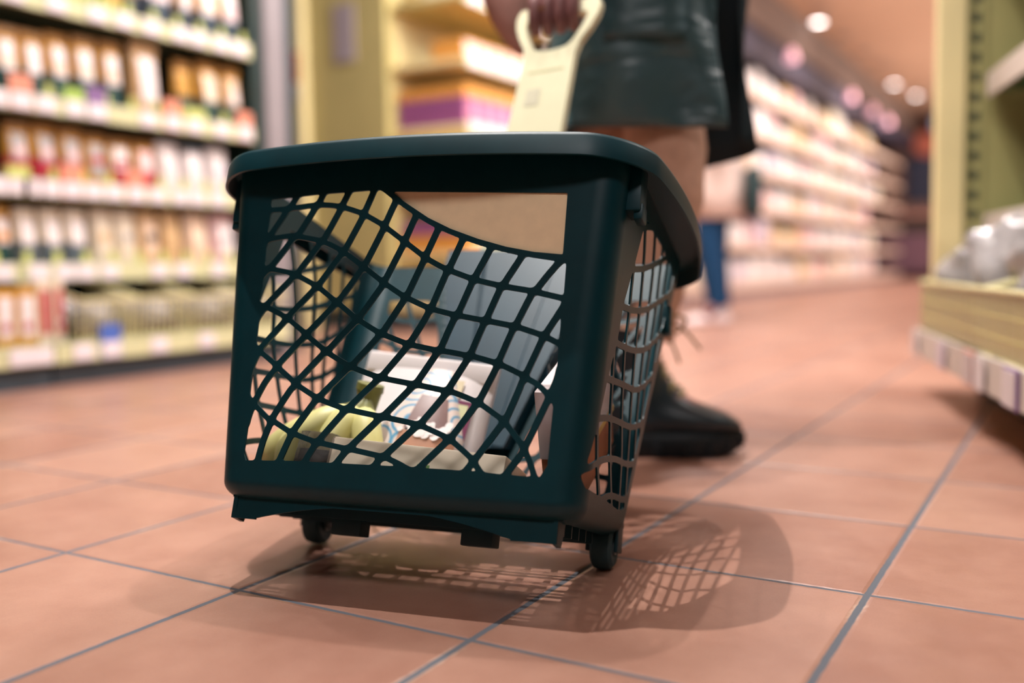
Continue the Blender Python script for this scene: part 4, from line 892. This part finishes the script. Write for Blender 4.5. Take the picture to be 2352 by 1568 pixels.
# boots
leather = mat('black_teal_leather', (16, 36, 44), .34, .2, 30, .6, .05)
sole_m = mat('black_rubber_sole', (8, 22, 28), .55, .15, 40, .4)
lace_m = mat('olive_yellow_lace', (128, 112, 58), .6, .2, 90)
def boot(M, lab):
    b = empty('boot', (0,0,0), M=M); b['label'] = lab
    up = []
    def ring(c, ax, ay, ang, n=24, sq=2.4):      # ellipse in plane tilted by ang about local y
        out = []
        for k in range(n):
            t = 2*PI*k/n; ca, sa = math.cos(t), math.sin(t)
            ex_ = math.copysign(abs(ca)**(2/sq), ca)*ax; ey_ = math.copysign(abs(sa)**(2/sq), sa)*ay
            out.append((c[0]+ex_*math.cos(ang), c[1]+ey_, c[2]+ex_*math.sin(ang)))
        return out
    rs = []
    for (fx, fz), (bx2, bz2), wy in (((.140, .285), (.022, .285), .054), ((.144, .235), (.020, .235), .052), ((.150, .190), (.016, .185), .050), ((.162, .155), (.008, .135), .048), ((.176, .130), (.000, .085), .047), ((.195, .112), (.004, .045), .047), ((.220, .099), (.09, .038), .050), ((.248, .088), (.19, .040), .054), ((.274, .078), (.25, .043), .053), ((.294, .066), (.282, .046), .043), ((.302, .056), (.298, .048), .026)):
        rs.append(ring(((fx+bx2)/2, 0, (fz+bz2)/2), math.hypot(fx-bx2, fz-bz2)/2, wy, math.atan2(fz-bz2, fx-bx2)))
    obj('upper', MB().loft(rs).out(), leather, b, 180)
    def outl(o_, n=44):
        pts = []
        for k in range(n):
            t = 2*PI*k/n; x = .148+(.152+o_)*math.cos(t); wy = np.interp(x, [-.01, .05, .12, .20, .26, .30], [.030, .038, .036, .049, .047, .030])+o_
            pts.append((x, wy*math.copysign(abs(math.sin(t))**.55, math.sin(t))))
        return pts
    so = []
    for z, o_ in ((.0, -.004), (.004, .002), (.020, .006), (.038, .006), (.046, .001), (.050, -.006)):
        so.append([(x, y, z+(.012*max(0, (x-.25)/.05)**2 if z < .01 else .004*max(0, (x-.25)/.05))) for x, y in outl(o_)])
    lg = MB().loft(so); P = outl(.007, 40)
    for k in range(0, 40):
        if k % 2: continue
        x, y = P[k]; a = math.atan2(y, x-.148)
        lg.box(-.005, .006, -.006, .006, -.0, .022, Matrix.Translation((x-.003*math.cos(a), y-.003*math.sin(a), .0035+.012*max(0, (x-.25)/.05)**2)) @ Matrix.Rotation(a, 4, 'Z'), b=.0015)
    obj('sole', lg.out(), sole_m, b, 40)
    la = MB()
    st = [(.150, .190), (.147, .215), (.145, .24), (.144, .265), (.158, .168), (.168, .147), (.183, .126), (.200, .111)]
    for x, z in st:
        la.tube([(x-.014, -.028, z-.010), (x+.001, 0, z+.004), (x-.014, .028, z-.010)], .004, 6)
    for (x, z), (x1, z1) in zip(sorted(st, key=lambda q: -q[0])[:-1], sorted(st, key=lambda q: -q[0])[1:]):
        la.tube([(x-.010, -.024, z-.006), ((x+x1)/2+.002, 0, (z+z1)/2+.006), (x1-.010, .024, z1-.006)], .0036, 6)
    obj('laces', la.out(), lace_m, b, 60)
    lo_ = MB()
    lo_.tube(spline([(.150, -.01, .225), (.175, -.045, .255), (.197, -.05, .248), (.183, -.03, .225), (.149, -.005, .22)], 6), .0028, 6)
    lo_.tube(spline([(.150, -.01, .225), (.185, -.03, .238), (.225, -.035, .195)], 6), .0028, 6); lo_.tube(spline([(.150, 0, .225), (.175, -.02, .205), (.188, -.03, .17)], 6), .0026, 6)
    obj('lace_bow', lo_.out(), lace_m, b, 60)
    tg_ = MB().box(.124, .147, -.024, .024, .17, .30, b=.006); obj('tongue', tg_.out(), leather, b, 60)
    return b
def fm(r, d, ang):
    o_ = wp(r, d, 0); a = YAW+ang
    return Matrix.Translation(o_) @ Matrix.Rotation(a, 4, 'Z')
b1 = boot(fm(.112, 1.768, R(-3)), 'black lace-up boot with chunky sole'); b1.parent = p1; b1.matrix_parent_inverse = Matrix.Identity(4)
b2 = boot(fm(.130, 2.03, R(80)), 'black lace-up boot with chunky sole'); b2.parent = p1; b2.matrix_parent_inverse = Matrix.Identity(4)
# cloth bag hanging behind the hand
cb_ = MB(); rr_ = []
for z, w, d in ((.728, .008, .006), (.735, .018, .012), (.755, .032, .02), (.79, .048, .026), (.84, .056, .026), (.90, .050, .018), (.97, .03, .01)):
    rr_.append([wp(.020+(.74-z)*.25+w*.8*math.cos(t), 1.80+d*math.sin(t), z) for t in [2*PI*k/20 for k in range(20)]])
tag(obj('cloth_bag', cb_.loft(rr_).out(), mat('dusty_brown_cloth', (168, 126, 116), .8, .15, 30, .2), None, 180), 'dusty brown cloth bag hanging behind the hand on the lime handle', 'bag')

# second person far down the aisle
J2 = dict(pelvis=((1.15, 5.45, .90), .11), waist=((1.15, 5.45, 1.08), .11), chest=((1.14, 5.45, 1.28), .13), collar=((1.14, 5.45, 1.42), .07), neck=((1.145, 5.45, 1.50), .05), jaw=((1.16, 5.46, 1.57), .065), brow=((1.155, 5.46, 1.66), .085), crown=((1.15, 5.46, 1.72), .06),
          hn=((1.12, 5.38, .86), .09), kn=((1.10, 5.40, .50), .06), an=((1.155, 5.43, .12), .042), tn=((1.06, 5.38, .05), .035), hf=((1.18, 5.52, .86), .09), kf=((1.16, 5.56, .50), .06), af=((1.20, 5.60, .12), .042), tf=((1.13, 5.55, .05), .035),
          sn=((1.13, 5.27, 1.39), .06), en=((1.10, 5.24, 1.12), .045), wn=((1.10, 5.22, .90), .03), sf=((1.15, 5.63, 1.39), .06), ef=((1.16, 5.66, 1.12), .045), wf=((1.12, 5.66, .90), .03))
L2 = [('pelvis', 'waist'), ('waist', 'chest'), ('chest', 'collar'), ('collar', 'neck'), ('neck', 'jaw'), ('jaw', 'brow'), ('brow', 'crown'), ('pelvis', 'hn'), ('hn', 'kn'), ('kn', 'an'), ('an', 'tn'), ('pelvis', 'hf'), ('hf', 'kf'), ('kf', 'af'), ('af', 'tf'), ('collar', 'sn'), ('sn', 'en'), ('en', 'wn'), ('collar', 'sf'), ('sf', 'ef'), ('ef', 'wf')]
p2 = skin_body('person', J2, L2, skin_m, 'distant person in a long cream coat, blue jeans and white shoes down the aisle')
cr_ = []
for z, rx, ry in ((.585, .150, .17), (.75, .150, .17), (.95, .145, .165), (1.2, .15, .18), (1.36, .14, .19), (1.43, .08, .12), (1.47, .06, .07)):
    cr_.append([(1.14+rx*math.cos(a)+.008*math.sin(5*a+z*3), 5.45+ry*math.sin(a), z) for a in [2*PI*k/28 for k in range(28)]])
cloth('coat', cr_, mat('cream_wool', (226, 204, 194), .8, .05, 30, .2), p2)
cw = mat('cream_wool', (226, 204, 194))
for s, a in ((0, [(1.13, 5.27, 1.40), (1.10, 5.23, 1.14), (1.10, 5.22, .92)]), (1, [(1.15, 5.63, 1.40), (1.16, 5.67, 1.14), (1.12, 5.67, .92)])):
    limb('sleeve', spline(a, 6), list(np.linspace(.08, .055, 13)), cw, p2)
jean = mat('blue_denim', (24, 62, 98), .8, .15, 60, .2)
limb('trouser_leg', spline([(1.12, 5.39, .9), (1.095, 5.395, .5), (1.15, 5.43, .10)], 6), list(np.linspace(.095, .06, 13)), jean, p2)
limb('trouser_leg', spline([(1.18, 5.52, .9), (1.16, 5.56, .5), (1.20, 5.60, .10)], 6), list(np.linspace(.095, .06, 13)), jean, p2)
for (r, d, a) in ((1.215, 5.44, R(188)), (1.26, 5.61, R(188))):
    sh = MB(); M_ = fm(r, d, a); rr_ = []
    for x, h, w in ((0, .03, .025), (.02, .07, .036), (.09, .085, .04), (.15, .06, .045), (.22, .045, .044), (.265, .03, .025)):
        rr_.append([M_ @ Vector((x, w*math.cos(t), max(0.001, h/2+h/2*math.sin(t)*1.05))) for t in [2*PI*k/16 for k in range(16)]])
    o = obj('shoe', sh.loft(rr_).out(), mat('white_sneaker', (240, 222, 222), .5, .04, 30), None, 180); o.parent = p2
hd = []
for k in range(9):
    a = PI*.5*k/8; hd.append([(1.15+.105*math.cos(a)*math.cos(t), 5.465+.10*math.cos(a)*math.sin(t), 1.62+.135*math.sin(a)) for t in [2*PI*j/20 for j in range(20)]])
cloth('hair', hd, mat('dark_brown_hair', (44, 32, 30)), p2, thick=.01)
tag(obj('shoulder_bag', MB().box(-.03, .03, -.10, .10, 0, .26, Matrix.Translation(wp(1.322, 5.345, .60)) @ Matrix.Rotation(YAW, 4, 'Z'), b=.02).out(), mat('dark_green_bag', (20, 48, 50), .6), None, 40), 'dark bag hanging at the side of the distant person in cream', 'bag')

# ------------------------------------------------------------------ things in the basket (basket axes)
def inb(name, loc, rot, label, cat):
    M = BM @ Matrix.Translation(loc) @ Matrix.Rotation(R(rot[2]), 4, 'Z') @ Matrix.Rotation(R(rot[1]), 4, 'Y') @ Matrix.Rotation(R(rot[0]), 4, 'X')
    return empty(name, (0, 0, 0), M=M, label=label, cat=cat)
# sleeved tray just behind the front wall
t = inb('food_tray', (-.006, -.098, .006), (-7, 3.2, 0), 'dark food tray in a cream paper sleeve lying behind the front lattice of the basket', 'packaged food')
obj('tray', MB().box(-.122, .122, -.030, .045, .0, .046, b=.004).out(), mat('black_food_tray', (34, 42, 46), .3, .1, 30), t, 40)
obj('paper_sleeve', MB().box(-.085, .118, -.031, .046, -.0005, .062, b=.003).out(), mat('cream_sleeve_paper', (248, 234, 208), .55, .05, 20), t, 40)
obj('film', MB().box(-.126, -.080, -.0325, .047, .020, .066, b=.006).out(), mat('clear_film', (226, 220, 214), .08, .02, 60, .6, .6, trans=.85), t, 40)
obj('green_sticker', MB().box(.022, .036, -.0318, -.0312, .026, .042).out(), mat('leaf_green_print', (120, 160, 96), .5), t)
# bananas
t = inb('banana_bunch', (-.094, -.035, .148), (0, 0, 0), 'bunch of green tipped bananas behind the cream sleeved tray in the basket', 'bananas')
ban_m = mat('green_yellow_banana', (214, 208, 140), .45, .18, 12)
ban_g = mat('green_banana_stem', (112, 112, 56), .5, .2, 20)
obj('stem', MB().tube([(0, 0, -.004), (.002, -.002, .004)], [.017, .0165], 12).tube([(0, 0, -.03), (0, 0, -.002)], [.010, .016], 12).out(), ban_g, t, 60)
for k, (dx, dy, l) in enumerate([(-.115, -.02, .115), (-.075, -.045, .12), (-.02, -.045, .125), (.03, -.035, .12), (-.09, .02, .12)]):
    pts = [(dx*.04, dy*.08, -.012), (dx*.18, dy*.4, -.035), (dx*.5, dy*.8, -.052), (dx*.85, dy, -.078), (dx*1.05, dy*1.0, -l)]
    sp_ = spline(pts, 5); n = len(sp_)
    rad = [float(np.interp(i/(n-1), [0, .12, .28, .45, .8, .95, 1], [.007, .0075, .014, .0185, .018, .010, .004])) for i in range(n)]
    bq = obj('banana', MB().tube(sp_, rad, 12).out(), ban_m, t, 60)
    obj('banana_neck', MB().tube(sp_[:6], [r_*1.04 for r_ in rad[:6]], 12, False).out(), ban_g, bq, 60)
# patterned pouch
def pattern_mat():
    m = bpy.data.materials.new('blue_ornament_print'); m.use_nodes = True; nt = m.node_tree; N = nt.nodes; L = nt.links; b = N['Principled BSDF']
    tc = N.new('ShaderNodeTexCoord'); vo = N.new('ShaderNodeTexVoronoi'); vo.feature = 'F1'; vo.inputs['Scale'].default_value = 22; L.new(tc.outputs['Object'], vo.inputs['Vector'])
    ml = N.new('ShaderNodeMath'); ml.operation = 'MULTIPLY'; ml.inputs[1].default_value = 26; L.new(vo.outputs['Distance'], ml.inputs[0]); sn = N.new('ShaderNodeMath'); sn.operation = 'SINE'; L.new(ml.outputs[0], sn.inputs[0])
    rp_ = N.new('ShaderNodeValToRGB'); e = rp_.color_ramp.elements; e[0].position = .35; e[0].color = (*lin((224, 206, 196)), 1); e[1].position = .62; e[1].color = (*lin((168, 188, 200)), 1)
    n = rp_.color_ramp.elements.new(.93); n.color = (*lin((88, 150, 186)), 1); L.new(sn.outputs[0], rp_.inputs[0]); L.new(rp_.outputs[0], b.inputs['Base Color']); b.inputs['Roughness'].default_value = .4
    return m
t = inb('patterned_pouch', (-.044, -.006, .058), (-7, -18, -90+6), 'white pouch with blue ornament and a chocolate picture between bananas and white bag', 'packaged food')
V, F = pouch_vf(.112, .135, .05, 10, 10)
V = [(x, y*(1-.72*max(0, (z/.135-.30))/.70), z) for x, y, z in V]
obj('bag', (V, F), pattern_mat(), t, 60)
V, F = pouch_vf(.106, .135, .05, 8, 8, x0=-.25, x1=.75, z0=.28, z1=.66, off=.002, front_only=True); V = [(x, y*(1-.72*max(0, (z/.135-.30))/.70), z) for x, y, z in V]
obj('chocolate_picture', (V, F), mat('cocoa_print', (128, 100, 96), .4, .12, 50), t, 60)
V, F = pouch_vf(.106, .135, .05, 8, 8, x0=-.3, x1=.95, z0=.02, z1=.26, off=.0026, front_only=True)
obj('caramel_picture', (V, F), mat('caramel_print', (176, 128, 102), .4, .12, 40), t, 60)
sc = MB(); rnd = random.Random(2)
for k in range(34):
    y = rnd.uniform(-.018, .042); z = .030+(y+.02)*.06+rnd.gauss(0, .005)+.008
    V, _ = pouch_vf(.106, .135, .05, 1, 1, x0=y/.053, x1=y/.053+.01, z0=z/.135, z1=z/.135+.01, front_only=True); p = V[0]
    sc.disc((p[0]+.0035, p[1], p[2]), (1, 0, .1), 0, rnd.uniform(.002, .0065), .001, 10)
obj('powder_picture', sc.out(), mat('powder_white_print', (232, 222, 220), .5), t)
# white paper bag
t = inb('paper_bag', (-.070, .040, .060), (-6, -6, -92), 'white paper bag with magenta and yellow squares standing against the back wall', 'paper bag')
wb = mat('white_bag_paper', (246, 238, 238), .55, .04, 14, .4)
obj('bag', pouch_vf(.185, .145, .055, 10, 8), wb, t, 60)
obj('folded_top', MB().box(-.006, .010, -.090, .090, .118, .146, b=.003).out(), wb, t, 60)
def patch(nm, x0, x1, z0, z1, m, off): 
    obj(nm, pouch_vf(.185, .145, .055, 3, 3, x0=x0, x1=x1, z0=z0, z1=z1, off=off, front_only=True), m, t, 60)
patch('magenta_print', .30, .84, .10, .64, mat('magenta_print', (122, 44, 84), .5), .003)
patch('lime_print', .52, .78, .44, .60, mat('pale_lime_print', (214, 214, 168), .5), .0045)
patch('cream_print', .36, .62, .66, .82, mat('cream_print', (228, 212, 176), .5), .003)
# leaning carton seen through the right side
t = inb('carton', (.163, -.060, .030), (33, 0, 0), 'white topped brown carton leaning inside the right wall of the basket', 'packaged food')
obj('box', MB().box(-.022, .021, 0, .150, 0, .045, b=.002).out(), mat('copper_brown_card', (178, 112, 76), .5, .1, 20), t, 40)
obj('white_face', MB().box(-.0225, .0225, -.004, .152, .0455, .122, b=.003).out(), mat('white_card_print', (226, 214, 216), .45, .04, 40), t, 40)
obj('gold_edge', MB().box(-.0228, .0228, .07, .153, .040, .047, b=.001).out(), mat('gold_edge', (224, 186, 104), .4), t)
t = inb('foil_pack', (.135, .065, .165), (10, 8, 10), 'black glossy wrapped pack lying above the leaning carton', 'packaged food')
V, F = crumple(0, 0, .03, .042, .055, .05, 77, 14, .2); obj('wrapper', (V, F), mat('black_gloss_film', (40, 50, 58), .12, .2, 30, .7), t, 50)
